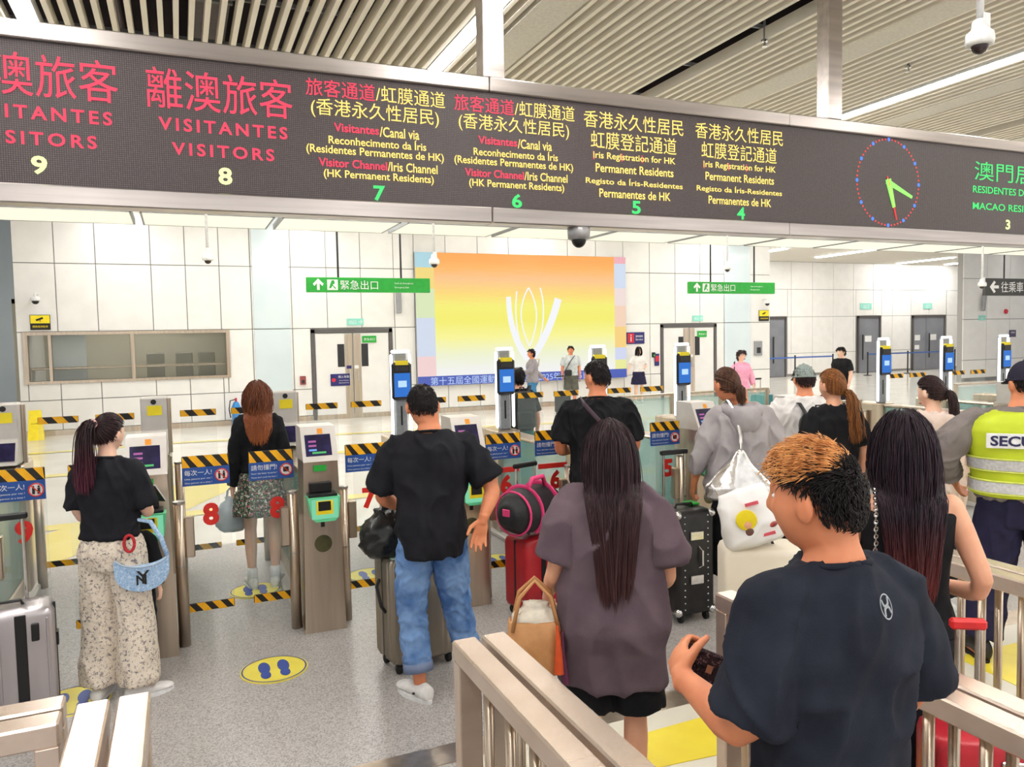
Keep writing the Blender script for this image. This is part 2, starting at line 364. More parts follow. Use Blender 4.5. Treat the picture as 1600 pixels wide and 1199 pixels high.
# double doors
DOORM = mat('white_door', (236, 234, 232), .45, 0, (230, 228, 226), 2)
FRAMEM = mat('dark_door_frame', (104, 100, 100), .4, .5)
def double_door(n, x0, x1, label, navy_x):
    y = WY-.035
    dr = struct('door_%d' % n, MB().box(x0, x0+.09, y-.02, WY+.02, 0, 2.24).box(x1-.09, x1, y-.02, WY+.02, 0, 2.24).box(x0, x1, y-.02, WY+.02, 2.15, 2.24), FRAMEM, label)
    c = (x0+x1)/2
    for s in (-1, 1):
        a, b = (x0+.1, c-.01) if s < 0 else (c+.01, x1-.1)
        lf = obj('door_leaf', bx(a, b, y, WY-.002, .02, 2.14, .004), DOORM, dr)
        obj('push_plate', bx(c+s*.015 if s > 0 else c-.2, c+.2 if s > 0 else c-.015, y-.012, y, .04, 2.12), STEEL, lf)
        w = c+s*.3; obj('vision_pane', bx(w-.085, w+.085, y-.01, y, 1.3, 1.87), DARKM, lf)
        obj('handle', MB().tube([(c+s*.1, y-.06, .95), (c+s*.1, y-.06, 1.2)], .015, 8), CHROME, lf)
    obj('notice', bx(c-.17, c-.05, y-.018, y-.012, 1.25, 1.33), NAVY, dr); obj('notice', bx(c+.03, c+.13, y-.018, y-.012, 1.25, 1.33), WHITES, dr)
    return dr
double_door(1, 2.98, 5.02, 'white double door left of the bright screen', 0)
double_door(2, 13.17, 15.2, 'white double door right of the bright screen', 0)
def wall_sign(name, label, x, z, w, h, m, lines, y=WY-.055, fr=None, rz=0.):
    t = thing(name, label, 'sign', (x, y, z), rz)
    obj('plate', bx(-w/2, w/2, 0, .02, -h/2, h/2, .004), m, t)
    for (s, tm, lx, lz, tw, th) in lines: text(s, tm, t, (lx*w, -.003, lz*h), width=tw*w if tw else None, height=th*h if th else None)
    return t
PALEG = mat('pale_green_exit', (150, 222, 206), .4, 0, (140, 212, 198), 8)
PRED = mat('sign_red', (205, 40, 62), .4)
a = wall_sign('door_sign', 'navy sign with red dot on the left double door', 3.66, .98, .48, .3, NAVY, [('閒人免進', WHITES, .18, .25, .55, None), ('Acesso Restrito', WHITES, .18, -.05, .5, None), ('Restricted Area', WHITES, .18, -.25, .5, None)], WY-.065)
obj('dot', MB().lathe([(.05, 0), (.05, .006)], n=18, R=[(1, 0, 0), (0, 0, -1), (0, 1, 0)]), PRED, a, (-.165, -.004, 0))
wall_sign('door_sign', 'small green sign on right leaf of the left double door', 4.42, 1.98, .36, .17, GREENS, [('緊急出口', WHITES, 0, 0, .75, None)], WY-.065)
wall_sign('door_sign', 'small green sign on right leaf of the right double door', 14.65, 1.94, .34, .19, GREENS, [('緊急出口', WHITES, 0, 0, .75, None)], WY-.065)
wall_sign('exit_sign', 'pale green running-man exit sign above the left double door', 4.08, 2.42, .42, .17, PALEG, [('出口', WHITES, -.15, 0, .4, None), ('→', WHITES, .3, 0, .25, None)], WY-.06)
wall_sign('exit_sign', 'pale green running-man exit sign above the right double door', 14.5, 2.42, .38, .17, PALEG, [('出口', WHITES, -.15, 0, .4, None), ('→', WHITES, .3, 0, .25, None)], WY-.06)
a = wall_sign('toilet_sign', 'navy and red sign beside the bright screen above the white-shirted woman', 12.28, 1.86, .62, .34, NAVY, [('服務櫃檯', WHITES, .2, .15, .4, None), ('Service', WHITES, .2, -.12, .4, None)], WY-.06)
obj('icon_plate', bx(-.27, -.05, -.006, 0, -.14, .14), PRED, a); text('i', WHITES, a, (-.16, -.009, 0), height=.2)
a = wall_sign('door_notice', 'small navy and magenta notice beside the right double door', 13.02, 1.2, .16, .36, NAVY, [], WY-.06); obj('icon_plate', bx(-.06, .06, -.006, 0, -.05, .12), PRED, a)
# bright led screen
SW = dict(x0=5.64, x1=11.91, z0=.73, z1=4.19)
def screen_mat():
    m = bpy.data.materials.new('screen_gradient'); m.use_nodes = True; nt = m.node_tree; b = nt.nodes['Principled BSDF']
    tc = nt.nodes.new('ShaderNodeTexCoord'); sp = nt.nodes.new('ShaderNodeSeparateXYZ'); nt.links.new(tc.outputs['Generated'], sp.inputs[0])
    wv = nt.nodes.new('ShaderNodeTexNoise'); mp = nt.nodes.new('ShaderNodeMapping'); mp.inputs['Scale'].default_value = (1.5, 1, 26); nt.links.new(tc.outputs['Generated'], mp.inputs[0]); nt.links.new(mp.outputs[0], wv.inputs['Vector'])
    ma = nt.nodes.new('ShaderNodeMath'); ma.operation = 'MULTIPLY_ADD'; ma.inputs[1].default_value = .1; nt.links.new(wv.outputs['Fac'], ma.inputs[0]); nt.links.new(sp.outputs['Z'], ma.inputs[2])
    r = nt.nodes.new('ShaderNodeValToRGB'); nt.links.new(ma.outputs[0], r.inputs[0]); e = r.color_ramp.elements
    e[0].position = .08; e[0].color = lin((240, 240, 238)); e[1].position = 1.04; e[1].color = lin((252, 172, 92))
    for p, c in ((.22, (236, 240, 206)), (.36, (246, 242, 150)), (.5, (242, 236, 110)), (.62, (244, 238, 120)), (.72, (250, 216, 120)), (.84, (250, 196, 140)), (.93, (252, 184, 104))): q = e.new(p); q.color = lin(c)
    b.inputs['Base Color'].default_value = (.02, .02, .02, 1); b.inputs['Specular IOR Level'].default_value = .1; b.inputs['Roughness'].default_value = .8; nt.links.new(r.outputs[0], b.inputs['Emission Color']); b.inputs['Emission Strength'].default_value = 1.0; return m
t = thing('led_screen', 'large glowing orange and yellow screen on the white wall', 'screen', ((SW['x0']+SW['x1'])/2, WY-.14, 0))
hw = (SW['x1']-SW['x0'])/2
obj('cabinet', bx(-hw, hw, .0, .11, SW['z0'], SW['z1']), GREYP, t)
obj('picture', bx(-hw+.5, hw-.38, -.01, 0, SW['z0']+.25, SW['z1']), screen_mat(), t)
cl = [(248, 215, 215), (226, 228, 244), (248, 238, 206), (200, 222, 238)]
for x0, x1, seq in ((-hw, -hw+.5, [(.98, 1.5, (246, 214, 214)), (1.5, 2.5, (214, 224, 242)), (2.5, 3.25, (222, 236, 190)), (3.25, 3.8, (250, 222, 130)), (3.8, 4.19, (178, 220, 232))]), (hw-.38, hw, [(.98, 1.25, (240, 240, 160)), (1.25, 1.6, (214, 220, 246)), (1.6, 2.2, (252, 214, 130)), (2.2, 2.8, (250, 216, 190)), (2.8, 3.3, (246, 226, 222)), (3.3, 4.0, (214, 226, 246)), (4.0, 4.19, (248, 180, 190))])):
    for (c, d, col) in seq: obj('colour_block', bx(x0, x1, -.01, 0, c, d), glow('blk%d_%d_%d' % col, col, .92), t)
obj('caption_band', bx(-hw, hw, -.012, 0, SW['z0'], SW['z0']+.25), glow('band', (72, 92, 180), 1.), t)
text('第十五屆全國運動會 賽會服務 2025年07月25日 澳門', glow('bandtxt', (190, 210, 245), 1.), t, (-.2, -.02, SW['z0']+.12), width=5.2)
PET = glow('petal', (240, 242, 246), 1.)
def petal(path, w, name='petal'):
    P = np.array(path, float); T = np.gradient(P, axis=0); T /= np.linalg.norm(T, axis=1, keepdims=True); N = np.stack([-T[:, 1], T[:, 0]], 1); w = np.array(w)[:, None]
    n = len(P); A = P+N*w; B = P-N*w; V = np.vstack([A, B]); mb = MB(); mb.add(np.stack([V[:, 0], np.full(2*n, -.016), V[:, 1]], 1), [(i, i+1, n+i+1, n+i) for i in range(n-1)]); obj(name, mb, PET, t)
def arc(p0, p1, p2, n=14):
    tt = np.linspace(0, 1, n)[:, None]; return (1-tt)**2*np.array(p0)+2*tt*(1-tt)*np.array(p1)+tt**2*np.array(p2)
petal(arc((.1, 1.35), (.65, 2.0), (.95, 3.0)), np.linspace(.1, .11, 14)); petal(arc((.0, 1.35), (-.55, 2.0), (-.55, 3.05)), np.linspace(.1, .07, 14))
petal(arc((.05, 1.7), (-.42, 2.6), (.05, 3.3)), np.full(14, .02)); petal(arc((.05, 1.7), (.5, 2.6), (.05, 3.3)), np.full(14, .02)); petal(arc((.3, 1.7), (.62, 2.6), (.4, 3.3)), np.full(14, .02)); petal(arc((-.2, 1.7), (-.42, 2.4), (-.3, 3.2)), np.full(14, .02))

# alcove on the right, recess on the left
AY = 26.4
wr = struct('wall_alcove_back', bx(17.3, 38, AY, AY+.2, 0, CZ), JOINT, 'white panelled wall of the deep alcove on the right')
panels(wr, list(np.linspace(17.3, 38, 18)), [.1, 1.0, 2.6, 3.8, 5.0], [(23.2, 24.4, 0, 2.62), (28.4, 30.0, 0, 2.62), (31.9, 34.3, 0, 2.62)], lambda a, b, c, d: bx(a, b, AY-.03, AY, c, d, .004))
struct('wall_alcove_side', bx(17.1, 17.3, WY, AY, 0, CZ), WALL2, 'side wall of the right alcove')
wp = struct('wall_right', bx(26.2, 44, WY, WY+.2, 0, CZ+.7), JOINT, 'white panelled wall right of the alcove')
panels(wp, list(np.linspace(26.2, 44, 15)), zs, [], lambda a, b, c, d: bx(a, b, WY-.03, WY, c, d, .004))
ac = struct('ceiling_alcove', bx(17.3, 38, WY-.1, AY, CZ, CZ+.2), SOFF, 'flat pale ceiling of the alcove')
for i, (xx, y0, y1) in enumerate(((20.5, 19.6, 21.6), (20.5, 22.2, 23.3), (24.3, 21.6, 24.6), (30.6, 23.2, 26.0), (33.6, 24.4, 25.9))):
    tag(obj('alcove_light', bx(xx-.07, xx+.07, y0, y1, CZ-.03, CZ), glow('alcove', (255, 253, 248), 105.)), ('alcove ceiling light nearest the pillar', 'short alcove ceiling light behind the pillar edge', 'long alcove ceiling light left of middle', 'long alcove ceiling light on the right', 'deepest alcove ceiling light on the right')[i], 'light', 'alcove ceiling lights')
struct('wall_recess_left', bx(-14, -3.0, 24, 24.2, 0, CZ+.7), PIL, 'bluish glossy wall in the recess at far left')
struct('wall_recess_side', bx(-3.2, -3.0, WY+.25, 24, 0, CZ+.7), WALL2, 'return wall at the left end of the panelled wall')
GDOOR = mat('grey_metal_door', (136, 138, 146), .45, .2, (128, 130, 138), 2)
for n, (a, b, lab) in enumerate(((23.3, 24.3, 'grey door half hidden behind the pillar edge'), (28.5, 29.9, 'single grey door with a paper notice'), (32.0, 34.2, 'wide grey double door with paper notices'))):
    dr = struct('door_%d' % (n+3), MB().box(a, a+.07, AY-.08, AY, 0, 2.6).box(b-.07, b, AY-.08, AY, 0, 2.6).box(a, b, AY-.08, AY, 2.5, 2.6), FRAMEM, lab)
    if n < 2: obj('door_leaf', bx(a+.08, b-.08, AY-.05, AY-.01, .02, 2.5), GDOOR, dr)
    else:
        obj('door_leaf', bx(a+.08, a+.9, AY-.05, AY-.01, .02, 2.5), GDOOR, dr); obj('door_leaf', bx(a+.92, b-.08, AY-.05, AY-.01, .02, 2.5), GDOOR, dr)
    hx = a+.25 if n < 2 else a+1.05; obj('handle', MB().tube([(hx, AY-.12, .6), (hx, AY-.12, 1.75)], .03, 8), DARKM, dr)
    if n: obj('notice', bx(a+.45+(n-1)*.75, a+.85+(n-1)*.75, AY-.058, AY-.05, 1.42, 1.7), WHITES, dr)
    if n == 2: obj('notice', bx(a+.15, a+.5, AY-.058, AY-.05, 1.42, 1.68), WHITES, dr); obj('notice', bx(a+.15, a+.45, AY-.058, AY-.05, 1.0, 1.2), WHITES, dr)
wall_sign('exit_sign', 'pale exit sign above the single grey door', 29.0, 3.05, .7, .28, PALEG, [('出口', WHITES, 0, 0, .5, None)], AY-.06)
wall_sign('exit_sign', 'pale exit sign above the wide grey double door', 33.0, 3.05, .6, .28, PALEG, [('出口', WHITES, 0, 0, .5, None)], AY-.06)
wall_sign('exit_sign', 'pale green exit sign on the wall below the slanted wall lamp', 27.2, 2.32, .36, .18, PALEG, [('出口', WHITES, 0, 0, .5, None)], WY-.06)
wall_sign('wall_plaque', 'small purple plaque above the rightmost face-scan unit', 28.9, 1.72, .36, .26, mat('plaque_purple', (80, 64, 100), .5), [('服務處', WHITES, 0, .15, .6, None)], WY-.06)
tag(obj('alarm_bell', MB().lathe([(.09, 0), (.09, .05), (.05, .08)], (28.5, WY-.03, 2.55), 16, R=[(1, 0, 0), (0, 0, -1), (0, 1, 0)]), PRED), 'red fire alarm bell on the right white wall', 'alarm')
tag(obj('wall_speaker', bx(-.07, .07, -.06, .06, -.33, .33, .02), GREYP, None, (27.15, WY-.14, 2.9), (0, .12, 0)), 'slim grey column speaker on the right white wall', 'speaker')
tag(obj('wall_speaker', bx(-.06, .06, -.06, .06, -.33, .33, .02), GREYP, None, (5.2, WY-.11, 2.95), (0, 0, 0)), 'slim grey column speaker below the left green sign', 'speaker')
# ---------------------------------------------------------------- hanging light boxes above the hall
PANLIT = glow('light_box', (255, 250, 226), PANEL_EMIT)
for i in range(12):
    x0 = -2.62+i*2.14
    t = thing('hanging_light_box', 'glowing cream light box below the display board, number %s from the left' % ('one two three four five six seven eight nine ten eleven twelve'.split()[i]), 'light box', (x0, 13.4, 4.0), 0, 'row of hanging light boxes')
    obj('frame', MB().box(0, 2.02, 0, .03, 0, .1).box(0, 2.02, 1.37, 1.4, 0, .1).box(0, .03, 0, 1.4, 0, .1).box(1.99, 2.02, 0, 1.4, 0, .1), GREYP, t)
    obj('diffuser', bx(.03, 1.99, .03, 1.37, .005, .06), PANLIT, t)
    for hx in (.3, 1.7): obj('hanger', MB().tube([(hx, .7, .06), (hx, .7, 1.75)], .012, 6), GREYP, t)

# ---------------------------------------------------------------- display board
BY = 5.4
LEDM = bpy.data.materials.new('led_matrix'); LEDM.use_nodes = True
_nt = LEDM.node_tree; _bs = _nt.nodes['Principled BSDF']; _tc = _nt.nodes.new('ShaderNodeTexCoord')
_v = _nt.nodes.new('ShaderNodeTexBrick'); _v.inputs['Scale'].default_value = 1.; _v.offset = 0.
_v.inputs['Brick Width'].default_value = .0125; _v.inputs['Row Height'].default_value = .0125; _v.inputs['Mortar Size'].default_value = .0026
_mp = _nt.nodes.new('ShaderNodeMapping'); _mp.inputs['Rotation'].default_value = (math.pi/2, 0, 0); _nt.links.new(_tc.outputs['Object'], _mp.inputs[0]); _nt.links.new(_mp.outputs[0], _v.inputs['Vector'])
_v.inputs['Color1'].default_value = lin((108, 96, 96)); _v.inputs['Color2'].default_value = lin((92, 80, 82)); _v.inputs['Mortar'].default_value = lin((58, 50, 52))
_nt.links.new(_v.outputs['Color'], _bs.inputs['Base Color']); _bs.inputs['Roughness'].default_value = .5
bd = thing('display_board', 'long dark LED display board hanging over the gates', 'display board', (0, BY, 0))
bz0, bz1, dz0, dz1 = 2.80, 3.86, 2.915, 3.755
XL, XR = -2.6, 13.6
obj('screen', bx(XL, XR, 0, .1, dz0, dz1), LEDM, bd)
segs = [XL, 2.17, 5.0, 9.2, XR]
for i in range(4):
    a, b = segs[i]+.002, segs[i+1]-.002
    obj('top_rail', bx(a, b, -.03, .13, dz1, bz1, .008), STEELX, bd); obj('bottom_rail', bx(a, b, -.03, .13, bz0, dz0, .008), STEELX, bd)
obj('back_panel', bx(XL, XR, .1, .12, dz0, dz1), GREYP, bd)
for hx in (2.21, 5.53, -2.2, 10.3): obj('hanger_post', bx(hx-.085, hx+.085, -.02, .12, bz1, CZ+.7, .006), STEELX, bd)
LR, LY, LG, LGR = glow('led_red', (255, 62, 92), 1.35), glow('led_yellow', (255, 226, 120), 1.35), glow('led_lime', (240, 255, 170), 1.4), glow('led_green', (70, 225, 120), 1.25)
def btc(s, m, x0, x1, z, h=None, bold=.014, space=1.): return text(s, m, bd, ((x0+x1)/2, -.004, z), width=x1-x0, height=h, bold=bold, space=space)
for cx, n in ((-.72, '9'), (.32, '8')):
    btc('離澳旅客', LR, cx-.44, cx+.44, 3.555, .25, 0.); btc('VISITANTES', LR, cx-.38, cx+.40, 3.335, .08, .02, 1.35); btc('VISITORS', LR, cx-.31, cx+.31, 3.185, .078, .02, 1.35)
    btc(n, LG, cx-.042, cx+.042, 3.03, .11, .03)
for cx, n in ((1.33, '7'), (2.38, '6')):
    btc('旅客通道', LR, cx-.48, cx-.01, 3.66, .115, 0.); btc('/虹膜通道', LY, cx-.005, cx+.5, 3.66, .115, 0.)
    btc('(香港永久性居民)', LY, cx-.45, cx+.45, 3.525, .13, 0.)
    btc('Visitantes', LR, cx-.3, cx+.01, 3.405, .058); btc('/Canal via', LY, cx+.015, cx+.3, 3.4, .07)
    btc('Reconhecimento da Íris', LY, cx-.34, cx+.35, 3.325, .068)
    btc('(Residentes Permanentes de HK)', LY, cx-.49, cx+.48, 3.245, .072)
    btc('Visitor Channel', LR, cx-.41, cx+.06, 3.165, .058); btc('/Iris Channel', LY, cx+.065, cx+.43, 3.165, .064)
    btc('(HK Permanent Residents)', LY, cx-.38, cx+.4, 3.085, .07)
    btc(n, LGR, cx-.042, cx+.042, 2.975, .105, .03)
for cx, n in ((3.43, '5'), (4.48, '4')):
    btc('香港永久性居民', LY, cx-.47, cx+.46, 3.64, .13, 0.); btc('虹膜登記通道', LY, cx-.41, cx+.39, 3.485, .135, 0.)
    for k, s in enumerate(('Iris Registration for HK', 'Permanent Residents', 'Registo da Íris-Residentes', 'Permanentes de HK')):
        w = (.39, .37, .46, .34)[k]; btc(s, LY, cx-w, cx+w-.01, (3.36, 3.27, 3.165, 3.075)[k], .068)
    for k, xx in enumerate((-.385, -.13, .06)): btc('i', LR, cx+xx-.006, cx+xx+.006, 3.362, .06)
    btc(n, LGR, cx-.042, cx+.042, 2.975, .105, .03)
btc('澳門居民', LGR, 7.40, 8.6, 3.53, .19, 0.); btc('RESIDENTES DE MACAU', LGR, 7.38, 8.68, 3.345, .07); btc('MACAO RESIDENTS', LGR, 7.38, 8.58, 3.18, .07); btc('3', LG, 7.88, 7.95, 3.01, .1, .03)
# led clock
ckx, ckz, ckr = 6.22, 3.34, .40
LB = glow('led_blue', (80, 130, 255), 1.4); LRD = glow('led_dot_red', (255, 60, 60), 1.3)
dot_me = MB().lathe([(.009, 0), (.009, .006), (.004, .009)], n=8, R=[(1, 0, 0), (0, 0, 1), (0, -1, 0)]).mesh('clock_dot', LRD); dot2 = MB().lathe([(.018, 0), (.018, .006), (.006, .01)], n=8, R=[(1, 0, 0), (0, 0, 1), (0, -1, 0)]).mesh('clock_dot', LB)
for k in range(60):
    a = 2*math.pi*k/60; link('clock_dot', dot2 if k % 5 == 0 else dot_me, bd, (ckx+math.sin(a)*ckr, -.001, ckz+math.cos(a)*ckr))
def hand(a, L, w, m):
    s, c = math.sin(a), math.cos(a); obj('clock_hand', MB().prism([(-w, -.03), (w, -.03), (w*.5, L), (-w*.5, L)], -.008, -.002, lambda p, q, t: (ckx+p*c+q*s, t, ckz-p*s+q*c)), m, bd)
LGH = glow('led_hand_green', (150, 245, 110), 1.4)
hand(math.radians(112), .33, .026, LGH); hand(math.radians(163), .24, .034, LGH); hand(math.radians(163), .36, .008, LRD); hand(math.radians(-20), .06, .007, LRD)

# ---------------------------------------------------------------- dome cameras
def dome(name, label, loc, s, pole, flat=False):
    t = thing(name, label, 'camera', loc)
    if flat:
        obj('housing', MB().lathe([(.075*s, .0), (.08*s, -.02*s), (.075*s, -.075*s), (.06*s, -.08*s)], n=20), mat('silver_grey', (170, 168, 170), .35, .4), t, smooth=True)
        obj('dome', MB().ell((0, 0, -.075*s), (.052*s, .052*s, .06*s)), BLACKP, t, smooth=True)
    else:
        obj('housing', MB().lathe([(.03*s, .17*s), (.05*s, .16*s), (.055*s, .1*s), (.09*s, .07*s), (.095*s, .02*s), (.09*s, -.01*s), (.07*s, -.015*s)], n=24), WHITEP, t, smooth=True)
        obj('dome', MB().ell((0, 0, -.01*s), (.058*s, .058*s, .062*s)), mat('smoked_dome', (48, 34, 38), .1), t, smooth=True)
        obj('pole', MB().tube([(0, 0, .16*s), (0, 0, pole)], .024*s, 14), WHITEP, t, smooth=True)
        obj('joint_plate', bx(-.035*s, .035*s, -.055*s, -.045*s, .09*s, .2*s, .005), WHITEP, t)
    return t
dome('dome_camera', 'white dome camera on a ceiling pole at upper right', (4.14, 3.0, 3.52), .78, 1.6)
dome('board_camera', 'grey and black dome camera under the display board', (2.93, 5.45, 2.80), 1.15, 0, True)
dome('hall_camera', 'white dome camera on a pole over the counter window', (.46, 12.9, 3.24), .9, 1.72)
dome('hall_camera', 'white dome camera on a pole at the left edge of the bright screen', (4.2, 13.2, 3.28), 1.0, 1.72)
dome('hall_camera', 'white dome camera on a pole above the right green sign', (10.6, 13.2, 3.29), .9, 1.7)
dome('hall_camera', 'white dome camera on a pole in front of the dark arrow sign', (17.6, 12.6, 2.95), 1.0, 2.04)
for i, (lx, lz, lab) in enumerate(((-2.78, 2.98, 'white bullet camera above the yellow notice at far left'), (17.0, 2.9, 'white bullet camera above the yellow notice on the pillar'))):
    t = thing('wall_camera', lab, 'camera', (lx, WY-.03, lz)); obj('bracket', MB().tube([(0, 0, .1), (0, -.22, .1), (0, -.22, .02)], .03, 8), WHITEP, t)
    obj('housing', MB().lathe([(.04, .06), (.1, .02), (.1, -.03), (.07, -.05)], (0, -.22, 0), 16), WHITEP, t); obj('dome', MB().ell((0, -.22, -.05), (.07, .07, .07)), BLACKP, t, smooth=True)
    t = thing('camera_notice', ('yellow and black surveillance notice on the left white wall', 'yellow and black surveillance notice on the pillar')[i], 'sign', (lx+.04, WY-.06, 2.48), 0); s = .19 if i == 0 else .2
    obj('plate', bx(-s, s, 0, .02, -s*.85, s*.85, .005), BLACKS, t); obj('field', bx(-s*.95, s*.95, -.004, 0, -.02, s*.8), GOLD, t)
    obj('icon', MB().box(-.08, .06, -.008, -.004, -.02, .02, R=[(.93, 0, -.37), (0, 1, 0), (.37, 0, .93)], o=(0, 0, .075)).box(-.005, .005, -.008, -.004, .01, .06), BLACKS, t); text('閉路電視監察', GOLD, t, (0, -.005, -.09), width=s*1.5)
# hanging direction signs
def hang_sign(label, x0, x1, y, z0, z1, m, big, small, arrow, pict=True):
    t = thing('direction_sign', label, 'sign', (x0, y, z0)); w, h = x1-x0, z1-z0
    obj('box', bx(0, w, 0, .1, 0, h, .01), m, t)
    for f in (.25, .76): obj('hanger', MB().tube([(w*f, .05, h), (w*f, .05, CZ-z0+.1)], .022, 8), DARKM, t)
    A = [(-.03, -.12), (.03, -.12), (.03, .03), (.09, -.03), (.12, .02), (0, .14), (-.12, .02), (-.09, -.03), (-.03, .03)]
    k = h/.34; fl = (lambda a, b, q: (.26*k+a*k, q, h/2+b*k)) if arrow == 'up' else (lambda a, b, q: (.26*k-b*k, q, h/2+a*k))
    obj('arrow', MB().prism(A, -.006, -.001, fl), WHITES, t); lx = .45*k
    if pict:
        obj('pictogram', bx(.46*k, .70*k, -.005, -.001, h/2-.12*k, h/2+.12*k), WHITES, t)
        obj('running_figure', MB().prism([(.0, .0), (.05, .03), (.04, .1), (-.02, .1), (-.05, .02), (-.08, -.08), (-.04, -.08), (0, -.02), (.05, -.09), (.08, -.08)], -.009, -.005, lambda a, b, q: (.58*k+a*k, q, h/2+b*k)), m, t); lx = .76*k
    text(big, WHITES, t, (lx, -.004, h/2), height=h*.62, align='LEFT')
    for i, s in enumerate(small): text(s, WHITES, t, (w*.7, -.004, h*(.62-.28*i)), height=h*.15, align='LEFT')
hang_sign('green emergency exit sign hanging left of the bright screen', 2.43, 5.05, 16.2, 2.955, 3.262, GREENS, '緊急出口', ('Saída de Emergência', 'Emergency Exit'), 'up')
hang_sign('green emergency exit sign hanging right of the bright screen', 11.83, 14.57, 16.2, 2.964, 3.26, GREENS, '緊急出口', ('Saída de Emergência', 'Emergency Exit'), 'up')
hang_sign('dark hanging sign with a left arrow at the right edge', 21.38, 24.8, 15.2, 2.88, 3.38, mat('sign_charcoal', (62, 62, 60), .5), '往乘車區', ('Zona de Transporte', 'Transport Area'), 'left', False)
# fire extinguisher, wet floor sign, wall fittings
EXB = mat('extinguisher_blue', (40, 130, 200), .3)
t = thing('fire_extinguisher', 'blue fire extinguisher at the foot of the white wall', 'fire extinguisher', (1.17, WY-.26, 0))
obj('cylinder', MB().lathe([(.09, 0), (.1, .02), (.1, .45), (.06, .55), (.03, .58)], n=16), EXB, t, smooth=True); obj('valve', MB().tube([(0, 0, .58), (0, 0, .66)], .025, 8), PRED, t); obj('hose', MB().tube([(0, 0, .63), (-.13, 0, .6), (-.16, 0, .4), (-.13, 0, .2)], .014, 6), BLACKP, t)
t = thing('wet_floor_sign', 'yellow folding floor sign standing by the left end of the white wall', 'floor sign', (-2.85, 18.9, 0), .1)
for s in (-1, 1): obj('board', MB().prism([(-.15, 0), (.15, 0), (.11, .62), (-.11, .62)], -.01, .01, lambda a, b, q: (a, q+s*(.16*(1-b/.62)+.01), b)), GOLD, t)
text('小心地滑', BLACKS, t, (0, -.14, .35), width=.16)
for i, (fx, fz, lab) in enumerate(((2.75, 1.0, 'small red call box left of the first double door'), (5.4, 1.35, 'black card reader right of the first double door'), (12.9, 1.35, 'black card reader left of the second double door'), (16.8, 1.45, 'grey wall phone box on the pillar'))):
    m = (mat('brick_red', (150, 70, 70), .5), BLACKP, BLACKP, GREYP)[i]; s = (.07, .05, .05, .15)[i]
    t = thing('wall_fitting', lab, 'wall fitting', (fx, WY-.03, fz)); obj('case', bx(-s, s, -.06, 0, -s*1.5, s*1.5, .01), m, t); obj('button', bx(-s*.5, s*.5, -.068, -.06, -s, s*.2), DARKM if i in (0, 3) else GREENS, t)
# retractable tape barriers
TAPE = mat('blue_tape', (70, 105, 180), .6)
def barrier(label, xs, y, h=.97):
    t = thing('tape_barrier', label, 'barrier', (xs[0], y, 0))
    for x in xs:
        obj('post', MB().tube([(x-xs[0], 0, .02), (x-xs[0], 0, h)], .03, 10), DARKM, t); obj('base', MB().lathe([(.17, 0), (.17, .02), (.04, .05)], (x-xs[0], 0, 0), 18), DARKM, t); obj('cap', MB().lathe([(.035, h), (.035, h+.04)], (x-xs[0], 0, 0), 10), BLACKP, t)
    obj('tape', bx(0, xs[-1]-xs[0], -.004, .004, h-.08, h-.02), TAPE, t)
barrier('blue tape barrier before the half hidden grey door', (20.2, 22.6, 24.6), 24.0)
barrier('blue tape barrier stretched before the wide grey doors', (27.2, 29.6, 32.6), 24.6)
barrier('blue tape barrier at the far left edge of the hall', (-6.0, -3.9), 18.6, 1.1)
# ---------------------------------------------------------------- gates
PITCH, L8, GY = 1.05, .31, 5.2
def lane(n): return L8+PITCH*(8-n)
GREENB = mat('reader_green', (110, 214, 160), .35, 0, (98, 202, 148), 6); GREENL = glow('reader_light', (132, 226, 178), .8)
SCRM = mat('gate_screen', (46, 40, 84), .15, 0, (24, 22, 44), 9); SCRT = glow('screen_text', (120, 180, 255), .9); SCRM2 = glow('screen_magenta', (210, 110, 190), .7)
ORST = mat('orange_sticker', (248, 160, 40), .5); HEADM = mat('light_grey_head', (206, 200, 194), .4, .3, (198, 192, 186), 8)
BRONZE = mat('glass_emblem', (96, 92, 60), .25, .3, (70, 70, 48), 10)
BTXT = mat('faint_print', (225, 235, 245), .5)
def slant(w, y0, y1, z0, z1, th):            # tilted slab facing the visitor
    return MB().prism([(y0, z0), (y1, z1), (y1+th, z1-th*.2), (y0+th, z0-th*.2)], -w/2, w/2, lambda a, b, t: (t, a, b))
CAPM = mat('steel_cap', (190, 185, 180), .3, .8)
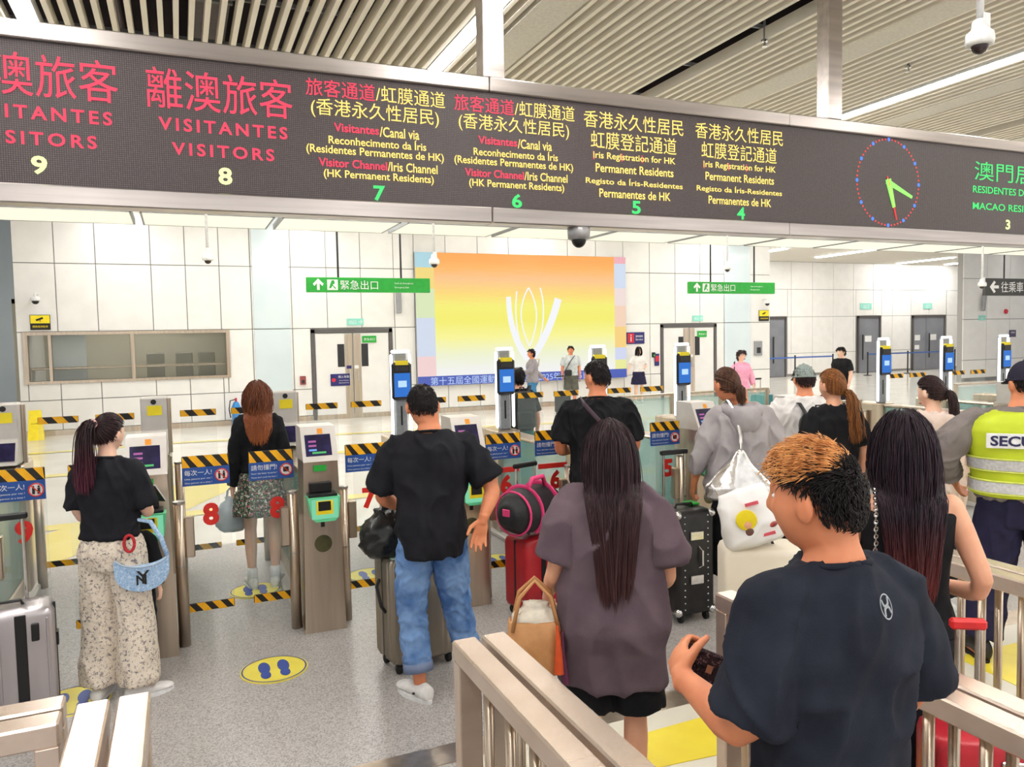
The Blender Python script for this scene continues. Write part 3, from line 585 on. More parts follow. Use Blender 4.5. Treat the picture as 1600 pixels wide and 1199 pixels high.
def make_cabinet(kind):
    t = thing('gate_cabinet', 'x', 'gate cabinet')
    prof = [(-.135, 0), (-.135, .25), (-.115, .8), (-.11, 1.17)]
    # pedestal: tapered steel column
    mb = MB(); mb.loft([np.array([(-w, 0, z), (w, 0, z), (w*.9, .34, z), (-w*.9, .34, z)]) for w, z in ((.14, .0), (.14, .03), (.135, .03), (.12, .8), (.112, 1.16))])
    obj('pedestal', mb, STEEL, t)
    hd = obj('head', MB().prism([(-.02, 1.155), (.09, 1.38), (.3, 1.38), (.3, 1.155)], -.115, .115, lambda a, b, q: (q, a, b)), HEADM, t)
    def sl(u, v, o=.0):                        # point on the tilted face, u across, v 0..1 up
        return np.array([u, -.02+.11*v-.9*o, 1.155+.225*v+.44*o])
    def quad(name, u0, u1, v0, v1, m, o=.003):
        obj(name, MB().add([sl(u0, v0, 0), sl(u1, v0, 0), sl(u1, v1, 0), sl(u0, v1, 0), sl(u0, v0, o), sl(u1, v0, o), sl(u1, v1, o), sl(u0, v1, o)], [(4, 5, 6, 7), (0, 1, 5, 4), (1, 2, 6, 5), (2, 3, 7, 6), (3, 0, 4, 7)]), m, hd)
    quad('screen', -.092, .078, .16, .76, SCRM); quad('sticker', -.005, .03, .78, .93, ORST)
    for i in range(3): quad('screen_text', -.07, -.02, .3+.12*i, .35+.12*i, (SCRT, SCRM2, SCRM2)[i], .005)
    quad('screen_text', -.05, .04, .22, .27, glow('screen_green', (90, 210, 120), .8), .005)
    obj('label_strip', bx(-.05, .035, -.012, -.006, 1.09, 1.13), GREENS, t)
    obj('passport_slot', MB().box(-.085, .06, -.05, .02, .955, 1.02, .006).box(-.1, .085, -.11, .0, .935, .955, .004), BLACKP, t)
    rd = obj('document_reader', MB().prism([(-.11, .935), (-.085, .80), (-.06, .775), (.06, .775), (.085, .80), (.1, .935)], -.13, -.005, lambda a, b, q: (a, q, b)), GREENB, t)
    obj('reader_window', bx(-.045, .035, -.137, -.13, .85, .91), BLACKP, rd); obj('reader_frame', bx(-.058, .05, -.135, -.13, .825, .915), GOLD, rd); obj('reader_light', bx(-.088, .082, -.132, -.13, .795, .925, .001), GREENL, rd)
    obj('lock', bx(-.012, .012, -.012, .0, .715, .755), BLACKP, t)
    obj('emblem', MB().lathe([(.058, 0), (.058, .006), (.05, .008)], (0, -.002, .6), 24, R=[(1, 0, 0), (0, 0, 1), (0, -1, 0)]), BRONZE, t)
    for s in (-1, 1):
        p = obj('hinge_post', MB().tube([(s*.17, .16, 0), (s*.17, .16, .93)], .036, 16), STEEL, t, smooth=True)
        obj('cap', MB().lathe([(.038, .93), (.038, .945), (.02, .95)], (s*.17, .16, 0), 14), CAPM, p); obj('collar', MB().lathe([(.0375, .52), (.0375, .53)], (s*.17, .16, 0), 14), CAPM, p)
        obj('bracket', bx(*sorted((s*.2, s*.255)), .125, .185, .58, .84, .006), STEEL, p)
        p = obj('hinge_post', MB().tube([(s*.17, 1.98, 0), (s*.17, 1.98, .93)], .036, 12), STEEL, t, smooth=True); obj('cap', MB().lathe([(.038, .93), (.038, .945), (.02, .95)], (s*.17, 1.98, 0), 14), CAPM, p)
    obj('side_wall', MB().box(-.09, .09, .34, 1.75, 0, .16, .01), STEEL, t); obj('kerb', bx(-.16, .16, .25, 2.4, 0, .045, .008), HEADM, t)
    for s in (-1, 1): obj('glass_side', bx(s*.075-.006, s*.075+.006, .36, 1.72, .17, 1.0), GLASST, t)
    obj('handrail', bx(-.09, .09, .34, 1.75, 1.0, 1.03, .01), STEEL, t)
    obj('rear_pedestal', bx(-.12, .12, 1.75, 2.2, 0, 1.04, .015), STEEL, t)
    if kind == 'face':
        # face-scan unit: glowing ring on a grey column
        u = obj('scan_column', bx(-.06, .06, 1.84, 1.9, 1.04, 1.83, .01), GREYP, t)
        for (a, b, c, d) in ((-.1, -.075, 1.06, 1.82), (.075, .1, 1.06, 1.82), (-.09, .09, 1.825, 1.855)): obj('light_bar', bx(a, b, 1.82, 1.86, c, d, .012), glow('ring', (255, 255, 255), 2.2), u)
        dv = obj('scan_device', bx(-.095, .095, 1.79, 1.83, 1.39, 1.74, .02), BLACKP, t)
        obj('scan_screen', bx(-.076, .076, 1.785, 1.79, 1.42, 1.64), glow('scan_blue', (36, 112, 205), 1.), dv); obj('scan_icon', bx(-.04, .04, 1.782, 1.785, 1.51, 1.57), glow('scan_icon', (190, 225, 255), 1.), dv)
        obj('sensor_bar', bx(-.06, .06, 1.785, 1.79, 1.66, 1.7), DARKM, dv); obj('top_sticker', bx(-.06, .06, 1.783, 1.83, 1.715, 1.755), GOLD, dv); obj('column_slot', bx(-.008, .008, 1.836, 1.84, 1.15, 1.33), BLACKP, u)
        obj('rear_notice', bx(-.05, .05, 1.742, 1.75, .85, .93), WHITES, t)
    else:
        # fingerprint head at the far end
        hb = obj('rear_head', bx(-.1, .1, 1.78, 1.95, 1.04, 1.52, .012), HEADM, t)
        obj('lens', MB().lathe([(.022, 0), (.022, .008)], (.0, 1.775, 1.48), 12, R=[(1, 0, 0), (0, 0, 1), (0, -1, 0)]), BLACKP, hb); obj('notice', bx(-.05, .06, 1.775, 1.78, 1.37, 1.45), GOLD, hb)
        obj('tray', MB().prism([(1.62, 1.06), (1.72, 1.25), (1.8, 1.25), (1.8, 1.06)], -.1, .1, lambda a, b, q: (q, a, b)), HEADM, hb)
        obj('tray_screen', MB().prism([(1.632, 1.09), (1.7, 1.22), (1.704, 1.22), (1.636, 1.09)], -.085, .085, lambda a, b, q: (q, a-.004, b+.003)), SCRM, hb)
        obj('rear_post', MB().tube([(.11, 1.9, 1.04), (.11, 1.9, 1.5)], .02, 10), STEEL, hb)
    return t
cabs = [(lane(9)-.525, 'plain', 'steel gate cabinet at the far left edge beside lane nine'), (lane(9)+.525, 'plain', 'steel gate cabinet beside the woman in floral trousers'), (lane(8)+.52, 'plain', 'steel gate cabinet with green reader between lanes eight and seven'),
        (lane(7)+.525, 'face', 'steel gate cabinet half hidden by the man in jeans'), (lane(6)+.525, 'face', 'steel gate cabinet between lanes six and five behind the long haired woman'), (lane(5)+.525, 'face', 'steel gate cabinet behind the person in the grey hoodie'), (lane(4)+.525, 'face', 'steel gate cabinet right of lane four behind the capped man')]
cabs += [(7.95-.525+.62+i*1.12, 'face', 'steel gate cabinet of the resident lanes, %s from the left' % ('first', 'second', 'third')[i]) for i in range(3)]
protos = {}
for x, kind, lab in cabs:
    if kind not in protos: t = protos[kind] = make_cabinet(kind)
    else: t = copy_tree(protos[kind])
    t.location = (x, GY, 0); t['label'] = lab; t['group'] = 'steel gate cabinets'
# glass flaps
STRIPEW = .288
def stripes(parent, z0, z1, y, w=STRIPEW, n=3, ph=0., name='warning_strip'):
    base = obj(name, bx(-w/2, w/2, y, y+.012, z0, z1, .004), BLACKS, parent); h = z1-z0; p = w/n
    for k in range(-1, n+1):
        a = -w/2+k*p+ph*p; q = [(a, z0), (a+p*.52, z0), (a+p*.52-h*.8, z1), (a-h*.8, z1)]
        q = [(min(max(u, -w/2+.003), w/2-.003), v) for u, v in q]
        if max(u for u, v in q)-min(u for u, v in q) > .01 and abs((q[1][0]-q[0][0]))+abs(q[2][0]-q[3][0]) > .01: obj('yellow_stripe', MB().prism(q, y-.003, y, lambda u, v, t: (u, t, v)), YELLOW, base)
    return base
ringR = [(1, 0, 0), (0, 0, 1), (0, -1, 0)]
def make_flap(kind, num):
    t = thing('glass_flap', 'x', 'gate flap')
    obj('pane', bx(-.145, .145, 0, .012, .2, 1.225, .003), GLASS, t)
    if kind == 'far':
        stripes(t, 1.33, 1.385, -.004, n=2); obj('tall_pane', bx(-.14, .14, 0, .01, 1.225, 1.385), GLASS, t); stripes(t, .16, .21, -.004, n=2); return t
    stripes(t, 1.15, 1.225, -.006); stripes(t, .2, .255, -.006)
    s = obj('notice_plate', bx(-.144, .144, -.006, -.001, 1.03, 1.15), BLUES, t)
    big, sm = (('每次一人!', ('Uma pessoa por vez !', 'One person at a time !')) if kind == 'one' else ('請勿撞門!', ('Favor não bater na porta !', 'Please don\'t push the door !')))
    text(big, WHITES, s, (-.13, -.009, 1.115), width=.165, align='LEFT')
    for i, q in enumerate(sm): text(q, WHITES, s, (-.13, -.009, 1.074-.026*i), width=.165, height=.014, align='LEFT')
    obj('icon_disc', MB().lathe([(.042, 0), (.042, .003)], (.095, -.007, 1.09), 20, R=ringR), WHITES, s)
    a = np.linspace(0, 2*np.pi, 24, endpoint=False); o = np.stack([.095+np.cos(a)*.042, np.full(24, -.012), 1.09+np.sin(a)*.042], 1); i_ = np.stack([.095+np.cos(a)*.035, np.full(24, -.012), 1.09+np.sin(a)*.035], 1)
    obj('icon_ring', MB().add(np.vstack([o, i_]), [(k, (k+1) % 24, 24+(k+1) % 24, 24+k) for k in range(24)]), REDS, s)
    if kind == 'one':
        for dx in (-.014, .014): obj('icon_figure', MB().box(.095+dx-.007, .095+dx+.007, -.0115, -.0105, 1.065, 1.103).ell((.095+dx, -.011, 1.11), (.006, .001, .006), 8, 6), BLACKS, s)
    else: obj('icon_figure', MB().box(.075, .112, -.0115, -.0105, 1.075, 1.108, R=None), BLACKS, s)
    obj('icon_bar', MB().prism([(-.03, .026), (-.026, .03), (.03, -.026), (.026, -.03)], -.0135, -.012, lambda u, v, q: (.095+u, q, 1.09+v)), REDS, s)
    return t
fl_y = 5.40
fp = {}
for n in (9, 8, 7, 6, 5, 4):
    for side in (0, 1):
        kind = ('one', 'push')[side]
        if kind not in fp: t = fp[kind] = make_flap(kind, n)
        else: t = copy_tree(fp[kind])
        t.location = (lane(n)+(-.185, .225)[side], fl_y, 0)
        nm = {9: 'nine', 8: 'eight', 7: 'seven', 6: 'six', 5: 'five', 4: 'four'}[n]
        t['label'] = '%s glass flap with blue notice at the entrance of lane %s' % (('left', 'right')[side], nm); t['group'] = 'glass entrance flaps'
for n in (9, 8, 7, 6, 5, 4):
    for side in (0, 1):
        t = [o for o in COL.objects if o.name.startswith('glass_flap') and o.parent is None and abs(o.location.x-(lane(n)+(-.185, .225)[side])) < .01 and abs(o.location.y-fl_y) < .01][0]
        text(str(n), REDS, t, (.02 if side == 0 else .03, -.004, .835), height=.15, name='lane_number', bold=.05)
        nm = {9: 'nine', 8: 'eight', 7: 'seven', 6: 'six', 5: 'five', 4: 'four'}[n]
        if 'far' not in fp: q = fp['far'] = make_flap('far', n)
        else: q = copy_tree(fp['far'])
        q.location = (lane(n)+(-.185, .225)[side], 7.18, 0); q['label'] = '%s tall glass flap with striped edge at the exit of lane %s' % (('left', 'right')[side], nm); q['group'] = 'glass exit flaps'
REDB = mat('red_band', (226, 50, 44), .45)
for px, side in ((6, 0), (6, 1), (4, 0)):
    t = [o for o in COL.objects if o.name.startswith('glass_flap') and o.parent is None and abs(o.location.x-(lane(px)+(-.185, .225)[side])) < .01 and abs(o.location.y-fl_y) < .01][0]
    obj('red_band', bx(-.12, .13, -.007, -.001, .925, .965, .002), REDB, t)
for i, x in enumerate((8.6, 9.75)):
    for s in (0, 1):
        q = copy_tree(fp['far']); q.location = (x+(-.185, .225)[s], 7.18, 0); q['label'] = '%s tall glass flap of the %s resident lane' % (('left', 'right')[s], ('first', 'second')[i]); q['group'] = 'glass exit flaps'
# low glass screen and steel counter beyond the right lanes
for i, (xa, xb, y, lab) in enumerate(((5.55, 7.6, 7.0, 'low teal glass barrier between lane four and the resident lanes'), (5.6, 8.2, 9.3, 'low glass barrier standing behind lane four'), (10.9, 14.0, 8.2, 'low glass barrier at the far right of the resident lanes'))):
    t = thing('glass_barrier', lab, 'barrier', (xa, y, 0)); w = xb-xa
    for k in range(3): obj('pane', bx(w*k/3+.03, w*(k+1)/3-.03, -.006, .006, .1, 1.05), GLASST, t)
    for k in range(4): obj('post', bx(w*k/3-.025, w*k/3+.025, -.025, .025, 0, 1.08, .005), STEEL, t)
    obj('top_rail', bx(-.025, w+.025, -.03, .03, 1.08, 1.11, .006), STEEL, t)

# ---------------------------------------------------------------- guide rails
RAILM = mat('satin_steel_rail', (230, 212, 198), .26, .72, (218, 199, 184), 10, stretch=(1, .06, 1))
RZ = .95
def rail(label, A, D, L, gap=.105, bw=.085, posts=True):
    """A far end centre, D unit direction towards the camera, two parallel beams"""
    D = _n(D); N = np.array([-D[1], D[0]]); ang = math.atan2(D[1], D[0])
    t = thing('guide_rail', label, 'railing', (A[0], A[1], 0), ang)
    for s in (-1, 1):
        y0, y1 = sorted((s*gap/2-bw/2, s*gap/2+bw/2))
        obj('top_beam', bx(0, L, y0, y1, RZ-.065, RZ, .006), RAILM, t)
        for x in ([0, L-.06] if L < 3 else [0, L/2, L-.06]): obj('square_post', bx(x, x+.06, y0+.004, y1-.004, 0, RZ-.065, .004), RAILM, t)
        x = .22
        while x < L-.1: obj('bar', MB().tube([(x, s*gap/2, .14), (x, s*gap/2, RZ-.065)], .016, 10), STEEL, t, smooth=True); x += .17
        obj('bottom_beam', bx(.06, L-.06, y0+.02, y1-.02, .1, .14, .004), RAILM, t)
    return t
rail('double steel guide rail in the centre foreground', (.885, 2.4), (0, -1), 2.2)
rail('double steel guide rail at the bottom left corner', (-.213, 2.43), (0, -1), 1.8)
rail('double steel guide rail along the left edge of the frame', (-.34, 2.42), (-1, -.02), 1.6)
rail('double steel guide rail behind the man in the black shirt', (1.955, 2.4), (0, -1), 2.2)
rail('double steel guide rail beside the security guard', (3.1, 2.55), (0, -1), 2.4)
# ---------------------------------------------------------------- people: builders
def remesh(mb, vox, it=3, name='body', m=None):
    me = mb.mesh('tmp'); o = bpy.data.objects.new('tmp', me); COL.objects.link(o)
    r = o.modifiers.new('r', 'REMESH'); r.mode = 'VOXEL'; r.voxel_size = vox
    if it: q = o.modifiers.new('s', 'SMOOTH'); q.factor = .5; q.iterations = it
    dg = bpy.context.evaluated_depsgraph_get(); dg.update(); out = bpy.data.meshes.new_from_object(o.evaluated_get(dg))
    bpy.data.objects.remove(o); bpy.data.meshes.remove(me); out.name = name; out.materials.clear()
    if m: out.materials.append(m)
    out.polygons.foreach_set('use_smooth', [True]*len(out.polygons)); return out
def getco(me):
    c = np.zeros(len(me.vertices)*3); me.vertices.foreach_get('co', c); return c.reshape(-1, 3)
def setco(me, c): me.vertices.foreach_set('co', np.ascontiguousarray(c).ravel()); me.update()
def folds(me, amp, freq, stretch=(1, 1, .45), seed=0, k=9, mask=None):
    r = np.random.default_rng(seed); c = getco(me); n = np.zeros(len(c)*3); me.vertices.foreach_get('normal', n); n = n.reshape(-1, 3)
    q = c*np.array(stretch); q = q+.03*np.sin(q[:, [1, 2, 0]]*freq*.5+seed); v = np.zeros(len(c))
    for i in range(k):
        d = r.normal(size=3); d /= np.linalg.norm(d); v += np.sin(q@d*freq*(.6+.9*r.random())+r.random()*6.28)
    v = np.abs(v/k*2.6); v = (1-np.clip(v, 0, 1))**1.5
    if mask is not None: v = v*mask(c)
    setco(me, c+n*(v*amp)[:, None])
def ring(cx, cy, z, rx, ry, n=28, p=2.4):
    a = np.linspace(0, 2*np.pi, n, endpoint=False); c, s = np.cos(a), np.sin(a)
    return np.stack([cx+rx*np.sign(c)*np.abs(c)**(2/p), cy+ry*np.sign(s)*np.abs(s)**(2/p), np.full(n, z)], 1)
def interp_path(P, t):                                    # t in segment units
    P = np.asarray(P, float); i = min(int(t), len(P)-2); f = t-i; return P[i]*(1-f)+P[i+1]*f
def smooth_path(P, n=14):
    """quadratic rounding of a 3-point limb"""
    P = [np.asarray(p, float) for p in P]; out = []
    for t in np.linspace(0, 2, n):
        a = interp_path(P, max(t-.18, 0)); b = interp_path(P, min(t+.18, 2)); out.append((a+b)/2)
    out[0], out[-1] = P[0], P[2]; return np.array(out)
TORSO = {'m': [(.80, .13, .105, 0), (.90, .165, .118, -.005), (1.04, .152, .105, 0), (1.18, .165, .112, .0), (1.30, .182, .118, -.002), (1.375, .178, .102, -.008), (1.42, .125, .082, -.012), (1.455, .07, .066, -.01), (1.5, .056, .058, 0), (1.56, .054, .056, .008)],
         'f': [(.80, .135, .105, 0), (.90, .172, .122, -.008), (1.04, .128, .094, 0), (1.16, .135, .1, .004), (1.28, .15, .112, .006), (1.36, .152, .092, -.006), (1.415, .105, .074, -.012), (1.45, .058, .058, -.01), (1.5, .046, .05, 0), (1.56, .046, .05, .008)]}
def tor(sex, z):
    T = np.array(TORSO[sex]); return [np.interp(z, T[:, 0], T[:, k]) for k in (1, 2, 3)]
HR = np.array([.075, .094, .113])
def head_mesh(mb, C, R, s=1.):
    h = MB(); h.ell((0, 0, 0), (1, 1, 1), 36, 26); v = h.v[0]; d = v.copy()
    p = d*HR; x, y, z = p.T
    low = np.clip(-z/.113, 0, 1); x = x*(1-.30*low**1.4); y = np.where(y < 0, y*(1-.32*low), y*(1-.04*low)); z = np.where(z < 0, z*1.02, z)
    front = np.clip(y/.09, 0, 1)**2; y = y-.006*front*np.clip(1-np.abs(z)/.09, 0, 1)
    g = lambda cx, cz, sx, sz: np.exp(-((x-cx)/sx)**2-((z-cz)/sz)**2)*(d[:, 1] > .2)
    y = y+.024*g(0, -.022, .011, .016)+.012*g(0, .005, .008, .025)+.007*g(0, .033, .05, .012)-.009*(g(.03, .008, .018, .013)+g(-.03, .008, .018, .013))+.007*g(0, -.058, .022, .006)+.006*g(0, -.07, .018, .006)-.004*g(0, -.064, .024, .003)+.01*g(0, -.098, .022, .016)+.006*(g(.045, -.015, .02, .025)+g(-.045, -.015, .02, .025))
    P = np.stack([x, y, z], 1)*s; mb.add(P@R.T+C, h.f)
    for sx in (-1, 1):                                        # ears
        e = np.array([(sx*.08, -.006, -.005)])*s
        h2 = MB(); h2.ell((0, 0, 0), (.014*s, .022*s, .035*s), 12, 8); mb.add((h2.v[0]@np.array([(math.cos(.45*sx), math.sin(.45*sx), 0), (-math.sin(.45*sx), math.cos(.45*sx), 0), (0, 0, 1)])+e)@R.T+C, h2.f)
def hand_mesh(mb, w, d, n, side, curl, s=1., spread=.06):
    w = np.array(w, float); d = _n(d); n = _n(np.array(n)-d*np.dot(n, d)); sd = np.cross(d, n)*side      # thumb side
    Rm = np.stack([sd, d, n], 1)
    mb.ell(w+d*.045*s, (.041*s, .052*s, .017*s), 16, 10, Rm); mb.tube([w-d*.03*s, w+d*.02*s], [.026*s, .026*s], 10)
    for k, (o, L) in enumerate(((.031, .95), (.0105, 1.05), (-.0105, .98), (-.031, .78))):
        p = w+d*(.083-.006*abs(k-1.2))*s+sd*o*s; a = spread*(1.5-k); dd = _n(d*math.cos(a)+sd*math.sin(a)); pts = [p-dd*.025*s, p]; ang = curl*.5
        for l in (.043, .028, .022):
            q = dd*math.cos(ang)+n*math.sin(ang); pts.append(pts[-1]+q*l*L*s); ang += curl
        mb.tube(pts, np.array([.0105, .0105, .0095, .0088, .0072])*s, 8)
    p = w+d*.022*s+sd*.03*s; q1 = _n(d*.55+sd*.75+n*.25); q2 = _n(d*.85+sd*.35+n*(.3+.4*min(curl, 1)))
    mb.tube([p-q1*.02*s, p, p+q1*.042*s, p+q1*.042*s+q2*.03*s, p+q1*.042*s+q2*.052*s], np.array([.014, .015, .012, .0105, .008])*s, 8)
def rotm(yaw, pitch=0., roll=0.):
    cy, sy, cp, sp, cr, sr = math.cos(yaw), math.sin(yaw), math.cos(pitch), math.sin(pitch), math.cos(roll), math.sin(roll)
    return np.array([(cy, sy, 0), (-sy, cy, 0), (0, 0, 1)])@np.array([(1, 0, 0), (0, cp, sp), (0, -sp, cp)])@np.array([(cr, 0, sr), (0, 1, 0), (-sr, 0, cr)])   # yaw clockwise, pitch down
def hairline(d): return d[:, 2] > np.interp(d[:, 1], [-1, -.25, .1, .42, .8], [-.62, -.38, .05, .42, .66])
def hairline_m(d): return d[:, 2] > np.interp(d[:, 1], [-1, -.4, -.2, .0, .3, .45, .8], [-.40, -.26, .1, .28, .36, .45, .64])
def strand_mesh(mb, paths, r0, r1=.35, n=3):
    """paths N,S,3"""
    N, S, _ = paths.shape; T = np.gradient(paths, axis=1); T /= np.maximum(np.linalg.norm(T, axis=2, keepdims=True), 1e-9)
    ref = np.array([.31, .93, .2]); u = np.cross(T, ref); u /= np.maximum(np.linalg.norm(u, axis=2, keepdims=True), 1e-6); w = np.cross(T, u)
    rad = (r0*np.linspace(1, 0, S)**.35*(1-r1)+r0*r1)[None, :, None]; rad = np.broadcast_to(rad, (N, S, 1)).copy(); rad[:, 0] *= .5; rad[:, -1] *= .15
    R = [paths+rad*(math.cos(2*math.pi*k/n)*u+math.sin(2*math.pi*k/n)*w) for k in range(n)]
    V = np.stack(R, 2).reshape(-1, 3); base = (np.arange(N)*S*n)[:, None, None, None]
    i = np.arange(S-1)[None, :, None]; k = np.arange(n)[None, None, :]; b = (np.arange(N)*S*n)[:, None, None]
    F = np.stack([b+i*n+k, b+i*n+(k+1) % n, b+(i+1)*n+(k+1) % n, b+(i+1)*n+k], -1).reshape(-1, 4)
    mb.v.append(V); mb.f.extend(map(tuple, (F+mb.n).tolist())); mb.n += len(V)
def hair_cap(mb, C, R, s, grow=1.05, cond=hairline):
    h = MB(); h.ell((0, 0, 0), (1, 1, 1), 40, 28); v = h.v[0]; ok = cond(v); f = [q for q in h.f if all(ok[i] for i in q)]
    P = v*HR*grow; P[:, 2] += .004; low = np.clip(-P[:, 2]/.113, 0, 1); P[:, 0] *= 1-.22*low; P[:, 1] = np.where(P[:, 1] < 0, P[:, 1]*(1-.25*low), P[:, 1]); mb.add(P*s@R.T+C, f)
def roots(r, N, cond=hairline):
    out = np.zeros((0, 3))
    while len(out) < N:
        d = r.normal(size=(N*3, 3)); d /= np.linalg.norm(d, axis=1, keepdims=True); out = np.vstack([out, d[cond(d)]])
    return out[:N]
def hair(style, C, R, s, sex, seed, L=.45, N=420, tie=(0, -.105, .02), wave=.0, r0=.0055, ease=.03, gather=.8, lift=0.):
    r = np.random.default_rng(seed); mb = MB(); hl = hairline_m if sex == 'm' else hairline; hair_cap(mb, C, R, s, 1.05, hl)
    d = roots(r, N, hl); lay = r.random(N)**1.5*.028
    if style == 'short':
        S = 5; base = d*HR*1.04; t = np.cross(np.cross(d, np.array([0, -.25, -1.])+0*d), d)*-1
        g = np.tile(np.array([0, -.2, -1.]), (N, 1)); t = g-d*np.sum(g*d, 1, keepdims=True); t /= np.maximum(np.linalg.norm(t, axis=1, keepdims=True), 1e-6); t = t+r.normal(size=(N, 3))*.18
        P = np.stack([base+(t*L+d*lift)*k/(S-1)+d*.003*math.sin(math.pi*k/(S-1)) for k in range(S)], 1)
        strand_mesh(mb, (P*s)@R.T+C, r0*s); return mb
    if style == 'spiky':
        S = 5; top = (d[:, 2] > .35)[:, None]; base = d*HR*1.04; f = np.tile(np.array([0, .9, .1]), (N, 1)); g = np.tile(np.array([0, -.2, -1.]), (N, 1)); w_ = np.clip((d[:, 2:3]-.15)/.45+r.normal(size=(N, 1))*.15, 0, 1); t = f*w_+g*(1-w_); t = t-d*np.sum(t*d, 1, keepdims=True); t = t/np.maximum(np.linalg.norm(t, axis=1, keepdims=True), 1e-6)+r.normal(size=(N, 3))*.15
        LL = L*w_+.02*(1-w_); P = np.stack([base+(t*LL+d*(lift*w_+.002))*k/(S-1)+d*.01*math.sin(math.pi*k/(S-1)) for k in range(S)], 1)
        strand_mesh(mb, (P*s)@R.T+C, r0*s); return mb
    if style == 'pony':
        S = 9; tie = np.array(tie); td = tie/HR; td /= np.linalg.norm(td); P = []
        for k in range(S):
            f = k/(S-1); q = d*(1-f)+td*f; q /= np.linalg.norm(q, axis=1, keepdims=True); P.append(q*(HR*(1.05+.02*math.sin(math.pi*f))+lay[:, None]*.35))
        strand_mesh(mb, (np.stack(P, 1)*s)@R.T+C, r0*s)
        Nt = int(N*.8); S = 14; p = tie*1.06+r.normal(size=(Nt, 3))*.009; vel = _n(tie)*1.0+np.array([0, 0, .25])+r.normal(size=(Nt, 3))*.13; Q = [((p*s)@R.T+C)]; v = (vel)@R.T; pos = Q[0].copy(); st = L*s/(S-1)*(.65+.4*r.random((Nt, 1)))
        for k in range(S-1):
            v = v/np.linalg.norm(v, axis=1, keepdims=True); v = v*.62+np.array([0, 0, -.5])+r.normal(size=(Nt, 3))*(.05+wave*.3); v /= np.linalg.norm(v, axis=1, keepdims=True)
            pos = pos+v*st; pos = collide(pos, C, R, s, sex, ease, np.full(Nt, .012)); Q.append(pos)
        strand_mesh(mb, np.stack(Q, 1), r0*s*1.15); return mb
    S = 18; pos = ((d*(HR*1.05+lay[:, None]))*s)@R.T+C; g = np.tile(np.array([0, -.25, -1.]), (N, 1)); t = g-d*np.sum(g*d, 1, keepdims=True); v = (t/np.maximum(np.linalg.norm(t, axis=1, keepdims=True), 1e-6)+d*.15)@R.T
    part = np.where(d[:, 2:3] > .55, np.sign(d[:, 0:1]+.02)*.35, 0); v[:, 0:1] += part
    LL = (L*s*(.72+.32*r.random((N, 1)))+(d[:, 2:3]-.3)*.09*s); st = LL/(S-1); Q = [pos]; ph = r.random((N, 1))*6.28; cl = np.round(ph*2); ci = (np.arctan2(d[:, 0], -d[:, 1])*9+d[:, 2]*3).astype(int); ctab = r.normal(size=(200, 3)); noise_c = ctab[ci % 200]
    for k in range(S-1):
        v = v/np.linalg.norm(v, axis=1, keepdims=True); v = v*.55+np.array([0, -.03, -.45])+noise_c*(.016)+r.normal(size=(N, 3))*.012; low = pos[:, 2:3] < C[2]-.06*s; v[:, 0:1] -= np.where(low, (pos[:, 0:1]-C[0])/s*gather, 0); v[:, 1:2] -= np.where(low & (pos[:, 1:2] > C[1]-.04*s), .35, 0)
        if wave: v[:, 0:1] += wave*np.sin(k*.8+cl); v[:, 1:2] += wave*np.cos(k*.8+cl)
        v /= np.linalg.norm(v, axis=1, keepdims=True); pos = pos+v*st
        pos = collide(pos, C, R, s, sex, ease, lay*s*.8); Q.append(pos)
    strand_mesh(mb, np.stack(Q, 1), r0*s); return mb
def collide(pos, C, R, s, sex, ease, lay):
    q = (pos-C)@R/s; e = HR*1.06+lay[:, None]/s; m = q/e; r = np.linalg.norm(m, axis=1, keepdims=True); ins = (r < 1)[:, 0] & (q[:, 2] > -.07)
    q = np.where(ins[:, None], q/np.maximum(r, .2), q); pos = (q*s)@R.T+C
    z = pos[:, 2]/s; T = np.array(TORSO[sex]); rx = np.interp(z, T[:, 0], T[:, 1])+ease; ry = np.interp(z, T[:, 0], T[:, 2])+ease; cy = np.interp(z, T[:, 0], T[:, 3])
    sh = np.exp(-((z-1.36)/.09)**2)*.03; rx = rx+sh
    a = pos[:, 0]/s/rx; b = (pos[:, 1]/s-cy)/ry; r = np.sqrt(a*a+b*b); k = (r < 1) & (z < 1.5)
    out = pos.copy(); xa = np.clip(a, -.93, .93); yb = (cy-ry*np.sqrt(1-xa**2))*s-lay
    out[:, 0] = np.where(k, xa*rx*s, pos[:, 0]); out[:, 1] = np.where(k, yb, pos[:, 1]); return out
def hair_mat(name, c, c2, tips=None, z0=1.0, z1=1.5):
    m = mat(name, c, .42, 0, c2, 70, stretch=(1, 1, .08), spec=.35)
    if tips:
        nt = m.node_tree; b = nt.nodes['Principled BSDF']; old = b.inputs['Base Color'].links[0].from_socket; tc = [n for n in nt.nodes if n.type == 'TEX_COORD'][0]
        sp = nt.nodes.new('ShaderNodeSeparateXYZ'); nt.links.new(tc.outputs['Object'], sp.inputs[0]); mr = nt.nodes.new('ShaderNodeMapRange'); mr.inputs[1].default_value = z0; mr.inputs[2].default_value = z1; nt.links.new(sp.outputs['Z'], mr.inputs[0])
        mx = nt.nodes.new('ShaderNodeMixRGB'); nt.links.new(mr.outputs[0], mx.inputs[0]); mx.inputs[1].default_value = lin(tips); nt.links.new(old, mx.inputs[2]); nt.links.new(mx.outputs[0], b.inputs['Base Color'])
    return m
SKIN = mat('skin_light', (236, 178, 146), .5, 0, (229, 167, 135), 14, sub=.12); SKIN2 = mat('skin_tan', (224, 146, 106), .5, 0, (213, 132, 93), 14, sub=.12); SKIN3 = mat('skin_fair', (245, 202, 178), .5, 0, (239, 191, 166), 14, sub=.12)
EYEM = mat('eye_dark', (30, 22, 20), .15); EYEW = mat('eye_white', (238, 234, 230), .25); LIPM = mat('lip', (196, 96, 92), .45)
